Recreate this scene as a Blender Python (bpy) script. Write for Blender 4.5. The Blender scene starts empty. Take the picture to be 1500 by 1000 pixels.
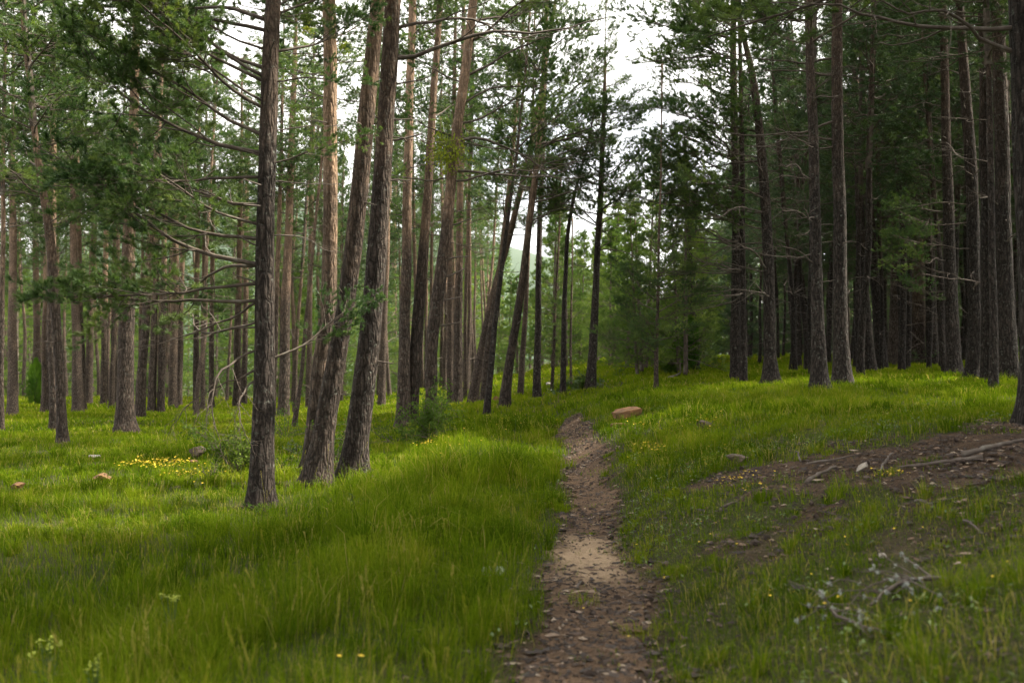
import bpy, math, random
import numpy as np
from mathutils import Vector, Matrix, Euler

random.seed(7)
RNG = np.random.default_rng(11)
C = bpy.context.scene.collection
sc = bpy.context.scene
R = math.radians

# ------------------------------------------------------------------ camera
FPX, PITCH, CAMZ = 1458.0, R(1.57), 1.6
cam = bpy.data.cameras.new('camera')
cam.lens, cam.sensor_width, cam.clip_end = 35.0, 36.0, 3000.0
cam.dof.use_dof = True
cam.dof.focus_distance = 15.0
cam.dof.aperture_fstop = 1.9
camo = bpy.data.objects.new('camera', cam)
camo.location = (0, 0, CAMZ)
camo.rotation_euler = (R(90) + PITCH, 0, 0)
C.objects.link(camo)
sc.camera = camo

# ------------------------------------------------------------------ sky, sun, exposure
SUN_EL, SUN_AZ = R(51), R(78)          # azimuth clockwise from +Y (into the picture, to the right)
w = bpy.data.worlds.new('World')
sc.world = w
w.use_nodes = True
nt = w.node_tree
nt.nodes.clear()
wo = nt.nodes.new('ShaderNodeOutputWorld')
bg = nt.nodes.new('ShaderNodeBackground')
sky = nt.nodes.new('ShaderNodeTexSky')
sky.sky_type = 'NISHITA'
sky.sun_disc = False
sky.sun_elevation = SUN_EL
sky.sun_rotation = SUN_AZ
sky.air_density, sky.dust_density, sky.ozone_density = 1.0, 1.5, 1.0
tc = nt.nodes.new('ShaderNodeTexCoord')
cl = nt.nodes.new('ShaderNodeTexNoise')
cl.inputs['Scale'].default_value = 2.2
cl.inputs['Detail'].default_value = 6
rmp = nt.nodes.new('ShaderNodeValToRGB')
rmp.color_ramp.elements[0].position = 0.26
rmp.color_ramp.elements[1].position = 0.47
mx = nt.nodes.new('ShaderNodeMix')
mx.data_type = 'RGBA'
mx.inputs['B'].default_value = (15.0, 14.6, 14.0, 1)
nt.links.new(tc.outputs['Generated'], cl.inputs['Vector'])
nt.links.new(cl.outputs['Fac'], rmp.inputs['Fac'])
nt.links.new(rmp.outputs['Color'], mx.inputs['Factor'])
nt.links.new(sky.outputs['Color'], mx.inputs['A'])
nt.links.new(mx.outputs['Result'], bg.inputs['Color'])
bg.inputs['Strength'].default_value = 0.06
nt.links.new(bg.outputs['Background'], wo.inputs['Surface'])
sl = bpy.data.lights.new('sun', 'SUN')
sl.energy, sl.angle, sl.color = 5.0, R(5), (1.0, 0.92, 0.76)
so = bpy.data.objects.new('sun', sl)
sd = Vector((math.sin(SUN_AZ) * math.cos(SUN_EL), math.cos(SUN_AZ) * math.cos(SUN_EL), math.sin(SUN_EL)))
so.rotation_euler = sd.to_track_quat('Z', 'Y').to_euler()
C.objects.link(so)
sc.view_settings.view_transform = 'Standard'
sc.view_settings.look = 'None'
sc.view_settings.exposure = 1.8
sc.view_settings.gamma = 1.0
sc.cycles.use_denoising = True
sc.cycles.max_bounces = 7
sc.cycles.diffuse_bounces = 4
sc.cycles.glossy_bounces = 2
sc.cycles.transmission_bounces = 4
sc.cycles.use_adaptive_sampling = True
sc.cycles.adaptive_threshold = 0.02

# ------------------------------------------------------------------ noise
_T = np.random.default_rng(5).random(4096).astype(np.float64)


def _h(ix, iy, iz):
    return _T[(ix * 73 + iy * 1361 + iz * 2791 + ((ix * iy) & 255) * 7 + ((iy * iz) & 255) * 13) & 4095]


def noise3(x, y, z):
    x, y, z = np.broadcast_arrays(np.asarray(x, float), np.asarray(y, float), np.asarray(z, float))
    ix, iy, iz = np.floor(x).astype(int), np.floor(y).astype(int), np.floor(z).astype(int)
    fx, fy, fz = x - ix, y - iy, z - iz
    fx, fy, fz = fx * fx * (3 - 2 * fx), fy * fy * (3 - 2 * fy), fz * fz * (3 - 2 * fz)
    r = 0
    for a in (0, 1):
        for b in (0, 1):
            for c in (0, 1):
                r = r + _h(ix + a, iy + b, iz + c) * (fx if a else 1 - fx) * (fy if b else 1 - fy) * (fz if c else 1 - fz)
    return r * 2 - 1


def noise2(x, y, s=0.0):
    return noise3(x, y, s + 0.37)


def sstep(a, b, x):
    t = np.clip((np.asarray(x, float) - a) / (b - a), 0, 1)
    return t * t * (3 - 2 * t)


# ------------------------------------------------------------------ terrain
PATH_PX = [(890, 1140, 160), (880, 1000, 132), (855, 930, 104), (860, 850, 86), (858, 800, 60), (860, 760, 44), (868, 720, 43),
           (862, 690, 37), (853, 660, 28), (845, 640, 26), (834, 624, 25), (838, 613, 20), (826, 605, 12)]


def hbase(X, Y):
    X, Y = np.asarray(X, float), np.asarray(Y, float)
    up = 0.026 * np.log1p(np.exp((Y - 14) / 2.5)) * 2.5
    up = np.minimum(up, 1.35 + 0.004 * np.maximum(Y - 60, 0)) * sstep(-10, -1, X)
    s = np.maximum(X - 0.75, 0)
    right = 0.95 * (1 - np.exp(-s / 2.4)) * sstep(0, 0.8, s) + 0.012 * np.maximum(X - 9, 0)
    left = -0.20 * sstep(-0.6, -3.2, X) + 0.07 * np.exp(-((X + 0.75) / 0.5) ** 2)
    far = -0.055 * np.maximum(Y - 62, 0) * sstep(6, -10, X)
    far = np.maximum(far, -9)
    crest = 0.20 * np.exp(-((X - 4.9) / 1.7) ** 2) * np.exp(-((Y - 11.0) / 3.6) ** 2)
    return up + right + left + far + crest


def hgt(X, Y):
    n = 0.07 * noise2(X / 2.3, Y / 2.3, 1) + 0.025 * noise2(X / 0.7, Y / 0.7, 2)
    near = sstep(1.4, 0.5, np.abs(np.asarray(X, float) - 0.6))
    far = 0.25 * noise2(np.asarray(X) / 9.0, np.asarray(Y) / 9.0, 3) * sstep(18, 45, Y)
    return hbase(X, Y) + n * (1 - 0.75 * near) + far


def raydir(x, y):
    u, v = (x - 750) / FPX, (500 - y) / FPX
    return np.array([u, math.cos(PITCH) - v * math.sin(PITCH), math.sin(PITCH) + v * math.cos(PITCH)])


def ground_at(x, y):
    d = raydir(x, y)
    t = np.arange(2.0, 160, 0.04)
    P = np.array([0, 0, CAMZ]) + t[:, None] * d
    below = P[:, 2] < hgt(P[:, 0], P[:, 1])
    i = int(np.argmax(below)) if below.any() else len(t) - 1
    return P[i]


def at_depth(x, y, Y):
    d = raydir(x, y)
    return np.array([0, 0, CAMZ]) + d * (Y / d[1])


# path centre line and soil mask
_pp = [(ground_at(x, y), hw) for x, y, hw in PATH_PX]
PATH = np.array([[p[0], p[1], hw * p[1] / FPX] for p, hw in _pp])
PATH = np.vstack([[PATH[0, 0] + 0.05, -3.0, 0.45], PATH])
_ty = np.linspace(PATH[0, 1], PATH[-1, 1], 420)
PLX, PLW = np.interp(_ty, PATH[:, 1], PATH[:, 0]), np.interp(_ty, PATH[:, 1], PATH[:, 2])
_k = np.ones(13) / 13
PLX = np.convolve(np.pad(PLX, 6, 'edge'), _k, 'valid')
PLW = np.convolve(np.pad(PLW, 6, 'edge'), _k, 'valid')


def path_mask(X, Y):
    d = np.abs(X - np.interp(Y, _ty, PLX)) / np.interp(Y, _ty, PLW)
    d = d + 0.55 * noise2(X * 1.8, Y * 1.3, 4) + 0.42 * noise2(X * 6.5, Y * 6.5, 5) + 0.05
    m = sstep(1.5, 0.42, d)
    return m * sstep(PATH[-1, 1] + 0.2, PATH[-1, 1] - 3.5, Y)


def seg_dist(X, Y, a, b):
    a, b = np.array(a[:2]), np.array(b[:2])
    ab = b - a
    t = np.clip(((X - a[0]) * ab[0] + (Y - a[1]) * ab[1]) / (ab @ ab), 0, 1)
    return np.hypot(X - a[0] - t * ab[0], Y - a[1] - t * ab[1])


BANK = [(ground_at(1085, 700), ground_at(1250, 680), 0.42, 1.0), (ground_at(1240, 678), ground_at(1380, 668), 0.85, 1.0),
        (ground_at(1380, 668), ground_at(1560, 668), 1.25, 1.0), (ground_at(1120, 720), ground_at(1200, 715), 0.30, 0.8),
        (ground_at(1050, 800), ground_at(1110, 815), 0.3, 0.55), (ground_at(1290, 850), ground_at(1400, 800), 0.4, 0.3),
        (ground_at(1400, 770), ground_at(1500, 760), 0.5, 0.45), (ground_at(1130, 790), ground_at(1200, 770), 0.3, 0.5)]


def bank_mask(X, Y):
    m = np.zeros(np.shape(X))
    n = 0.6 * noise2(X * 1.7, Y * 1.7, 6) + 0.75 * noise2(X * 5.5, Y * 5.5, 7)
    for a, b, r, k in BANK:
        m = np.maximum(m, k * sstep(1.35, 0.55, seg_dist(X, Y, a, b) / r + n))
    return m


FEET = []


def soil(X, Y):
    m = np.maximum(path_mask(X, Y), bank_mask(X, Y))
    for x, y, r in FEET:
        k = (np.abs(X - x) < 4 * r) & (np.abs(Y - y) < 4 * r)
        if np.any(k):
            d = np.hypot(X - x, Y - y) / r + 0.8 * noise2(X * 4, Y * 4, 48)
            m = np.maximum(m, np.where(k, 0.8 * sstep(2.6, 1.0, d), 0))
    return m


# ------------------------------------------------------------------ materials
def mat(name):
    m = bpy.data.materials.new(name)
    m.use_nodes = True
    n = m.node_tree
    b = n.nodes['Principled BSDF']
    return m, n, b


def N(n, t, **kw):
    x = n.nodes.new(t)
    for k, v in kw.items():
        if k in x.inputs.keys():
            x.inputs[k].default_value = v
        else:
            setattr(x, k, v)
    return x


def ramp(n, fac, stops):
    r = n.nodes.new('ShaderNodeValToRGB')
    el = r.color_ramp.elements
    while len(el) < len(stops):
        el.new(0.5)
    for e, (p, c) in zip(el, stops):
        e.position = p
        e.color = (*c, 1)
    n.links.new(fac, r.inputs['Fac'])
    return r.outputs['Color']


def mix(n, fac, a, b, mode='MIX'):
    m = n.nodes.new('ShaderNodeMix')
    m.data_type = 'RGBA'
    m.blend_type = mode
    for s, v in (('Factor', fac), ('A', a), ('B', b)):
        if isinstance(v, tuple):
            m.inputs[s].default_value = (*v, 1)
        elif isinstance(v, (int, float)):
            m.inputs[s].default_value = v
        else:
            n.links.new(v, m.inputs[s])
    return m.outputs['Result']


def math_(n, op, a, b=None, clamp=False):
    m = n.nodes.new('ShaderNodeMath')
    m.operation = op
    m.use_clamp = clamp
    for i, v in enumerate((a, b)):
        if v is None:
            continue
        if isinstance(v, (int, float)):
            m.inputs[i].default_value = v
        else:
            n.links.new(v, m.inputs[i])
    return m.outputs[0]


def bark_mat(name, lo, hi, z0, z1, lichen=0.25, plate=(11, 11, 2.4)):
    """furrowed pine bark: dark fissures between plates, thin orange bark higher up the trunk"""
    m, n, b = mat(name)
    t = N(n, 'ShaderNodeTexCoord')
    mp = N(n, 'ShaderNodeMapping')
    mp.inputs['Scale'].default_value = plate
    n.links.new(t.outputs['Object'], mp.inputs['Vector'])
    wn = N(n, 'ShaderNodeTexNoise', Scale=1.3, Detail=3.0)
    n.links.new(mp.outputs['Vector'], wn.inputs['Vector'])
    wv = mix(n, 0.9, mp.outputs['Vector'], wn.outputs['Color'], 'ADD')
    vo = N(n, 'ShaderNodeTexVoronoi', feature='DISTANCE_TO_EDGE', Scale=1.6)
    n.links.new(wv, vo.inputs['Vector'])
    fine = N(n, 'ShaderNodeTexNoise', Scale=34.0, Detail=4.0)
    n.links.new(t.outputs['Object'], fine.inputs['Vector'])
    big = N(n, 'ShaderNodeTexNoise', Scale=1.7, Detail=3.0)
    n.links.new(t.outputs['Object'], big.inputs['Vector'])
    fis = ramp(n, vo.outputs['Distance'], [(0.0, (0.25, 0.24, 0.23)), (0.2, (0.75, 0.74, 0.73)), (0.42, (1.1, 1.1, 1.1))])
    tone = ramp(n, fine.outputs['Fac'], [(0.3, tuple(c * 0.62 for c in lo)), (0.7, tuple(c * 1.35 for c in lo))])
    tone2 = ramp(n, fine.outputs['Fac'], [(0.3, tuple(c * 0.7 for c in hi)), (0.7, tuple(c * 1.25 for c in hi))])
    sep = N(n, 'ShaderNodeSeparateXYZ')
    n.links.new(t.outputs['Object'], sep.inputs[0])
    zz = math_(n, 'ADD', sep.outputs['Z'], math_(n, 'MULTIPLY', math_(n, 'SUBTRACT', big.outputs['Fac'], 0.5), 5.0))
    mr = N(n, 'ShaderNodeMapRange')
    mr.inputs['From Min'].default_value, mr.inputs['From Max'].default_value = z0, z1
    n.links.new(zz, mr.inputs['Value'])
    c = mix(n, mr.outputs['Result'], tone, tone2)
    mo = N(n, 'ShaderNodeTexNoise', Scale=3.2, Detail=5.0, Roughness=0.65)
    n.links.new(t.outputs['Object'], mo.inputs['Vector'])
    c = mix(n, 0.8, c, ramp(n, mo.outputs['Fac'], [(0.3, (0.5, 0.5, 0.52)), (0.55, (1, 1, 1)), (0.75, (1.5, 1.42, 1.35))]), 'MULTIPLY')
    fam = math_(n, 'SUBTRACT', 1.0, math_(n, 'MULTIPLY', mr.outputs['Result'], 0.55))
    c = mix(n, fam, c, fis, 'MULTIPLY')
    li = N(n, 'ShaderNodeTexNoise', Scale=16.0, Detail=6.0, Roughness=0.7)
    n.links.new(t.outputs['Object'], li.inputs['Vector'])
    lf = ramp(n, li.outputs['Fac'], [(0.57, (0, 0, 0)), (0.66, (lichen,) * 3)])
    c = mix(n, lf, c, (0.26, 0.28, 0.24))
    oi = N(n, 'ShaderNodeObjectInfo')
    hv = N(n, 'ShaderNodeHueSaturation')
    n.links.new(math_(n, 'ADD', math_(n, 'MULTIPLY', oi.outputs['Random'], 0.5), 0.75), hv.inputs['Value'])
    n.links.new(c, hv.inputs['Color'])
    n.links.new(hv.outputs['Color'], b.inputs['Base Color'])
    b.inputs['Roughness'].default_value = 0.9
    b.inputs['Specular IOR Level'].default_value = 0.2
    bp = N(n, 'ShaderNodeBump', Strength=0.9, Distance=0.03)
    hh = math_(n, 'ADD', math_(n, 'MULTIPLY', math_(n, 'MINIMUM', vo.outputs['Distance'], 0.3), 2.2), math_(n, 'MULTIPLY', fine.outputs['Fac'], 0.35))
    n.links.new(hh, bp.inputs['Height'])
    n.links.new(bp.outputs['Normal'], b.inputs['Normal'])
    return m


M_BARK = bark_mat('pine_bark', (0.082, 0.062, 0.050), (0.29, 0.195, 0.135), 3.0, 8.0)
M_BARKD = bark_mat('shade_dark_pine_bark', (0.046, 0.037, 0.032), (0.125, 0.085, 0.064), 4.5, 11.0, 0.3)  # bark tone lowered to carry the shade of the dense stand
M_BARKT = bark_mat('thin_pine_bark', (0.125, 0.096, 0.078), (0.27, 0.185, 0.13), 2.0, 7.5, 0.12, (20, 20, 5))
M_BARKO = bark_mat('orange_pine_bark', (0.09, 0.068, 0.055), (0.33, 0.225, 0.15), 1.5, 6.0, 0.2)
M_BARKM = bark_mat('furrowed_pine_bark', (0.066, 0.052, 0.044), (0.18, 0.125, 0.09), 3.5, 9.0, 0.3)
M_TWIG, n, b = mat('twig_bark')
nz = N(n, 'ShaderNodeTexNoise', Scale=6.0, Detail=3.0)
t = N(n, 'ShaderNodeTexCoord')
n.links.new(t.outputs['Object'], nz.inputs['Vector'])
n.links.new(ramp(n, nz.outputs['Fac'], [(0.35, (0.045, 0.034, 0.026)), (0.6, (0.085, 0.064, 0.048)), (0.78, (0.15, 0.14, 0.115))]), b.inputs['Base Color'])
b.inputs['Roughness'].default_value = 0.9
M_DEAD, n, b = mat('dead_wood')
nz = N(n, 'ShaderNodeTexNoise', Scale=9.0, Detail=4.0)
t = N(n, 'ShaderNodeTexCoord')
n.links.new(t.outputs['Object'], nz.inputs['Vector'])
n.links.new(ramp(n, nz.outputs['Fac'], [(0.35, (0.06, 0.045, 0.036)), (0.6, (0.10, 0.08, 0.066)), (0.8, (0.16, 0.155, 0.135))]), b.inputs['Base Color'])
b.inputs['Roughness'].default_value = 0.92


def leaf_mat(name, stops, trans=0.35, attr=None, scale=1.1, rand=0.5, gloss=0.0):
    m = bpy.data.materials.new(name)
    m.use_nodes = True
    n = m.node_tree
    n.nodes.clear()
    o = N(n, 'ShaderNodeOutputMaterial')
    if attr:
        a = N(n, 'ShaderNodeAttribute', attribute_name=attr)
        fac = a.outputs['Fac']
    else:
        t = N(n, 'ShaderNodeTexCoord')
        nz = N(n, 'ShaderNodeTexNoise', Scale=scale, Detail=3.0)
        n.links.new(t.outputs['Object'], nz.inputs['Vector'])
        fac = nz.outputs['Fac']
    col = ramp(n, fac, stops)
    if rand:
        oi = N(n, 'ShaderNodeObjectInfo')
        hv = N(n, 'ShaderNodeHueSaturation')
        n.links.new(math_(n, 'ADD', math_(n, 'MULTIPLY', oi.outputs['Random'], rand), 1 - rand / 2), hv.inputs['Value'])
        n.links.new(math_(n, 'ADD', math_(n, 'MULTIPLY', oi.outputs['Random'], -0.03), 0.515), hv.inputs['Hue'])
        n.links.new(col, hv.inputs['Color'])
        col = hv.outputs['Color']
    d = N(n, 'ShaderNodeBsdfDiffuse')
    tr = N(n, 'ShaderNodeBsdfTranslucent')
    n.links.new(col, d.inputs['Color'])
    n.links.new(mix(n, 1.0, col, (1.12, 1.15, 0.6), 'MULTIPLY'), tr.inputs['Color'])
    ms = N(n, 'ShaderNodeMixShader')
    ms.inputs[0].default_value = trans
    n.links.new(d.outputs[0], ms.inputs[1])
    n.links.new(tr.outputs[0], ms.inputs[2])
    out = ms.outputs[0]
    if gloss:
        g = N(n, 'ShaderNodeBsdfGlossy', Roughness=0.45)
        g.inputs['Color'].default_value = (0.8, 0.85, 0.8, 1)
        m2 = N(n, 'ShaderNodeMixShader')
        m2.inputs[0].default_value = gloss
        n.links.new(out, m2.inputs[1])
        n.links.new(g.outputs[0], m2.inputs[2])
        out = m2.outputs[0]
    n.links.new(out, o.inputs['Surface'])
    return m


M_NEEDLE = leaf_mat('pine_needles', [(0.3, (0.032, 0.066, 0.022)), (0.5, (0.056, 0.104, 0.030)), (0.68, (0.115, 0.168, 0.040))], 0.45, gloss=0.03)
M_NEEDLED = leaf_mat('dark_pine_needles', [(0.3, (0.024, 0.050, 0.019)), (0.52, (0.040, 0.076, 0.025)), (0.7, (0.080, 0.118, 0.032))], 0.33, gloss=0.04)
M_NEEDLEY = leaf_mat('young_pine_needles', [(0.3, (0.055, 0.098, 0.030)), (0.5, (0.10, 0.155, 0.042)), (0.7, (0.175, 0.235, 0.06))], 0.42)
M_JUN = leaf_mat('juniper_needles', [(0.3, (0.05, 0.12, 0.02)), (0.7, (0.13, 0.24, 0.03))], 0.35)
M_LEAF = leaf_mat('shrub_leaves', [(0.3, (0.035, 0.07, 0.015)), (0.7, (0.09, 0.14, 0.03))], 0.4)
M_MIST = leaf_mat('mistletoe_leaves', [(0.3, (0.10, 0.14, 0.02)), (0.7, (0.24, 0.28, 0.04))], 0.4)
M_GRASS = leaf_mat('grass_blades', [(0.0, (0.034, 0.068, 0.004)), (0.35, (0.092, 0.145, 0.008)), (0.62, (0.165, 0.215, 0.013)),
                                    (0.82, (0.21, 0.215, 0.025)), (1.0, (0.33, 0.28, 0.10))], 0.45, attr='tint', rand=0)
M_HERB = leaf_mat('herb_leaves', [(0.0, (0.045, 0.085, 0.010)), (0.6, (0.095, 0.15, 0.02)), (1.0, (0.15, 0.20, 0.05))], 0.35, attr='tint', rand=0, gloss=0.06)


def flat_mat(name, c, rough=0.7):
    m, n, b = mat(name)
    nz = N(n, 'ShaderNodeTexNoise', Scale=25.0, Detail=3.0)
    t = N(n, 'ShaderNodeTexCoord')
    n.links.new(t.outputs['Object'], nz.inputs['Vector'])
    n.links.new(ramp(n, nz.outputs['Fac'], [(0.3, tuple(x * 0.7 for x in c)), (0.7, tuple(min(1, x * 1.2) for x in c))]), b.inputs['Base Color'])
    b.inputs['Roughness'].default_value = rough
    return m


M_YEL = flat_mat('yellow_petals', (0.62, 0.44, 0.01), 0.6)
M_SPURGE = flat_mat('spurge_bracts', (0.34, 0.40, 0.04), 0.7)
M_FLUFF = flat_mat('dandelion_fluff', (0.75, 0.78, 0.72), 0.9)
M_CONE = flat_mat('pine_cone_scales', (0.055, 0.038, 0.03), 0.85)
M_LICHEN = flat_mat('pale_lichen', (0.36, 0.39, 0.36), 0.95)


def rock_mat(name, c1, c2):
    m, n, b = mat(name)
    t = N(n, 'ShaderNodeTexCoord')
    a = N(n, 'ShaderNodeTexNoise', Scale=5.0, Detail=8.0, Roughness=0.65)
    n.links.new(t.outputs['Object'], a.inputs['Vector'])
    n.links.new(ramp(n, a.outputs['Fac'], [(0.32, c1), (0.68, c2)]), b.inputs['Base Color'])
    b.inputs['Roughness'].default_value = 0.9
    bp = N(n, 'ShaderNodeBump', Strength=0.8, Distance=0.03)
    a2 = N(n, 'ShaderNodeTexNoise', Scale=22.0, Detail=8.0)
    n.links.new(t.outputs['Object'], a2.inputs['Vector'])
    n.links.new(a2.outputs['Fac'], bp.inputs['Height'])
    n.links.new(bp.outputs['Normal'], b.inputs['Normal'])
    return m


M_ROCKR = rock_mat('reddish_sandstone', (0.05, 0.026, 0.012), (0.26, 0.135, 0.055))
M_ROCKP = rock_mat('pale_limestone', (0.17, 0.145, 0.12), (0.40, 0.36, 0.31))
M_STUMP = rock_mat('weathered_stump_wood', (0.045, 0.032, 0.024), (0.15, 0.11, 0.085))


def ground_material(name, attr, shade_mul):
    m, n, b = mat(name)
    t = N(n, 'ShaderNodeTexCoord')
    f1 = N(n, 'ShaderNodeTexNoise', Scale=3.1, Detail=7.0, Roughness=0.65)
    f2 = N(n, 'ShaderNodeTexNoise', Scale=45.0, Detail=6.0, Roughness=0.7)
    f3 = N(n, 'ShaderNodeTexVoronoi', Scale=70.0)
    for f in (f1, f2, f3):
        n.links.new(t.outputs['Object'], f.inputs['Vector'])
    so_ = ramp(n, f1.outputs['Fac'], [(p_, tuple(shade_mul * c_ for c_ in q_)) for p_, q_ in ((0.3, (0.066, 0.043, 0.028)), (0.5, (0.118, 0.077, 0.049)), (0.7, (0.19, 0.125, 0.080)))])
    so_ = mix(n, 0.75, so_, ramp(n, f2.outputs['Fac'], [(0.3, (0.35, 0.33, 0.32)), (0.5, (1, 1, 1)), (0.72, (1.7, 1.6, 1.5))]), 'MULTIPLY')
    # dark litter flecks
    so_ = mix(n, ramp(n, f3.outputs['Distance'], [(0.10, (0.6,) * 3), (0.28, (0, 0, 0))]), so_, (0.03, 0.02, 0.016))
    sa = N(n, 'ShaderNodeAttribute', attribute_name='sand')
    sandc = ramp(n, f2.outputs['Fac'], [(0.3, (0.30, 0.21, 0.13)), (0.7, (0.52, 0.39, 0.26))])
    so_ = mix(n, sa.outputs['Fac'], so_, sandc)
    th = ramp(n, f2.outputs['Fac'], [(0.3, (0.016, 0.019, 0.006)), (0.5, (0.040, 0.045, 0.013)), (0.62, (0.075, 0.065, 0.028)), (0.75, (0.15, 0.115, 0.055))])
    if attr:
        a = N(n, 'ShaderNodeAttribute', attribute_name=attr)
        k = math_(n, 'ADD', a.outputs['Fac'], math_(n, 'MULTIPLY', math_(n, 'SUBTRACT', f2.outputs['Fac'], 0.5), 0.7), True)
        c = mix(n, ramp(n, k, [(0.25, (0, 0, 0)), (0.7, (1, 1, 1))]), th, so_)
    else:
        c = so_
    n.links.new(c, b.inputs['Base Color'])
    b.inputs['Roughness'].default_value = 0.95
    b.inputs['Specular IOR Level'].default_value = 0.15
    bp = N(n, 'ShaderNodeBump', Strength=0.9, Distance=0.025)
    n.links.new(math_(n, 'ADD', f2.outputs['Fac'], f3.outputs['Distance']), bp.inputs['Height'])
    n.links.new(bp.outputs['Normal'], b.inputs['Normal'])
    return m


M_GROUND = ground_material('forest_floor', 'soil', 0.6)  # soil scaled darker than the path, putting the bank's shade into its colour
M_PATH = ground_material('bare_path_soil', None, 1.0)


# ------------------------------------------------------------------ mesh building
class MB:
    def __init__(self):
        self.V, self.F3, self.F4, self.m3, self.m4, self.n, self.A = [], [], [], [], [], 0, []

    def add(self, V, F3=None, F4=None, m=0, attr=None):
        V = np.asarray(V, float)
        if F3 is not None and len(F3):
            self.F3.append(np.asarray(F3) + self.n)
            self.m3.append(np.full(len(F3), m))
        if F4 is not None and len(F4):
            self.F4.append(np.asarray(F4) + self.n)
            self.m4.append(np.full(len(F4), m))
        self.V.append(V)
        if attr is not None:
            self.A.append(np.broadcast_to(attr, (len(V),)))
        self.n += len(V)

    def arrays(self):
        V = np.concatenate(self.V)
        F3 = np.concatenate(self.F3) if self.F3 else np.zeros((0, 3), int)
        F4 = np.concatenate(self.F4) if self.F4 else np.zeros((0, 4), int)
        m3 = np.concatenate(self.m3) if self.m3 else np.zeros(0, int)
        m4 = np.concatenate(self.m4) if self.m4 else np.zeros(0, int)
        return V, F3, F4, m3, m4

    def mesh(self, name, mats, smooth=True):
        V, F3, F4, m3, m4 = self.arrays()
        me = bpy.data.meshes.new(name)
        me.vertices.add(len(V))
        me.vertices.foreach_set('co', V.astype(np.float32).ravel())
        li = np.concatenate([F4.ravel(), F3.ravel()]).astype(np.int32)
        me.loops.add(len(li))
        me.loops.foreach_set('vertex_index', li)
        nf = len(F4) + len(F3)
        me.polygons.add(nf)
        st = np.concatenate([np.arange(len(F4)) * 4, len(F4) * 4 + np.arange(len(F3)) * 3]).astype(np.int32)
        me.polygons.foreach_set('loop_start', st)
        for m in mats:
            me.materials.append(m)
        me.polygons.foreach_set('material_index', np.concatenate([m4, m3]).astype(np.int32))
        me.polygons.foreach_set('use_smooth', np.full(nf, smooth))
        if self.A:
            a = me.attributes.new('tint', 'FLOAT', 'POINT')
            a.data.foreach_set('value', np.concatenate(self.A).astype(np.float32))
        me.update(calc_edges=True)
        return me


def obj(name, me, parent=None, loc=(0, 0, 0)):
    o = bpy.data.objects.new(name, me)
    o.location = loc
    C.objects.link(o)
    if parent is not None:
        o.parent = parent
    return o


def tag(o, label, cat, group=None):
    o['label'] = label
    o['category'] = cat
    if group:
        o['group'] = group
    return o


def thing(name, label, cat, loc, group=None):
    o = bpy.data.objects.new(name, None)
    o.empty_display_size = 0.3
    o.location = [float(c) for c in loc]
    C.objects.link(o)
    return tag(o, label, cat, group)


def kind(o, k):
    o['kind'] = k
    return o


def frames(P):
    T = np.gradient(P, axis=0)
    T /= np.linalg.norm(T, axis=1)[:, None] + 1e-9
    ref = np.where(np.abs(T[:, 2:3]) > 0.8, np.array([[1.0, 0, 0]]), np.array([[0, 0, 1.0]]))
    A = np.cross(ref, T)
    A /= np.linalg.norm(A, axis=1)[:, None] + 1e-9
    return T, A, np.cross(T, A)


def tube(P, r, sides=5, mul=None):
    P = np.asarray(P, float)
    n = len(P)
    T, A, B = frames(P)
    if abs(T[:, 2]).mean() > 0.8:
        A = np.tile([[1.0, 0, 0]], (n, 1))
        B = np.tile([[0, 1.0, 0]], (n, 1))
    th = np.arange(sides) * 2 * np.pi / sides
    rr = np.asarray(r)[:, None] * (mul if mul is not None else 1.0) * np.ones((n, sides))
    V = P[:, None, :] + rr[..., None] * (np.cos(th)[None, :, None] * A[:, None, :] + np.sin(th)[None, :, None] * B[:, None, :])
    i = np.arange(n - 1)[:, None] * sides
    j = np.arange(sides)[None, :]
    k = (j + 1) % sides
    F = np.stack([i + j, i + k, i + sides + k, i + sides + j], -1).reshape(-1, 4)
    return V.reshape(-1, 3), F


def needles(P, D, S, per, ln, wd, rng, spread=0.75):
    """needles round the shoots that start at P, run along D for S metres"""
    n = len(P)
    P = np.repeat(P, per, 0)
    D = np.repeat(D, per, 0)
    S = np.repeat(S, per)
    m = n * per
    q = rng.normal(size=(m, 3))
    q -= (q * D).sum(1)[:, None] * D
    q /= np.linalg.norm(q, axis=1)[:, None] + 1e-9
    a = rng.uniform(0.35, 1.0, m) * spread
    dr = D * np.cos(a)[:, None] + q * np.sin(a)[:, None]
    b0 = P + D * (S * rng.random(m))[:, None]
    L = ln * rng.uniform(0.7, 1.25, m)
    sd_ = np.cross(dr, rng.normal(size=(m, 3)))
    sd_ /= np.linalg.norm(sd_, axis=1)[:, None] + 1e-9
    W = wd * rng.uniform(0.7, 1.3, m)
    V = np.stack([b0 - sd_ * W[:, None] / 2, b0 + sd_ * W[:, None] / 2, b0 + dr * L[:, None]], 1).reshape(-1, 3)
    return V, np.arange(m * 3).reshape(-1, 3)


def curve_from(p0, yaw, pitch, L, n, rng, wob=0.12, upturn=0.0):
    P = [np.array(p0, float)]
    for i in range(n):
        yaw += rng.normal(0, wob)
        pitch += rng.normal(0, wob * 0.7) + upturn / n
        d = np.array([math.cos(yaw) * math.cos(pitch), math.sin(yaw) * math.cos(pitch), math.sin(pitch)])
        P.append(P[-1] + d * L / n)
    return np.array(P)


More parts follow.
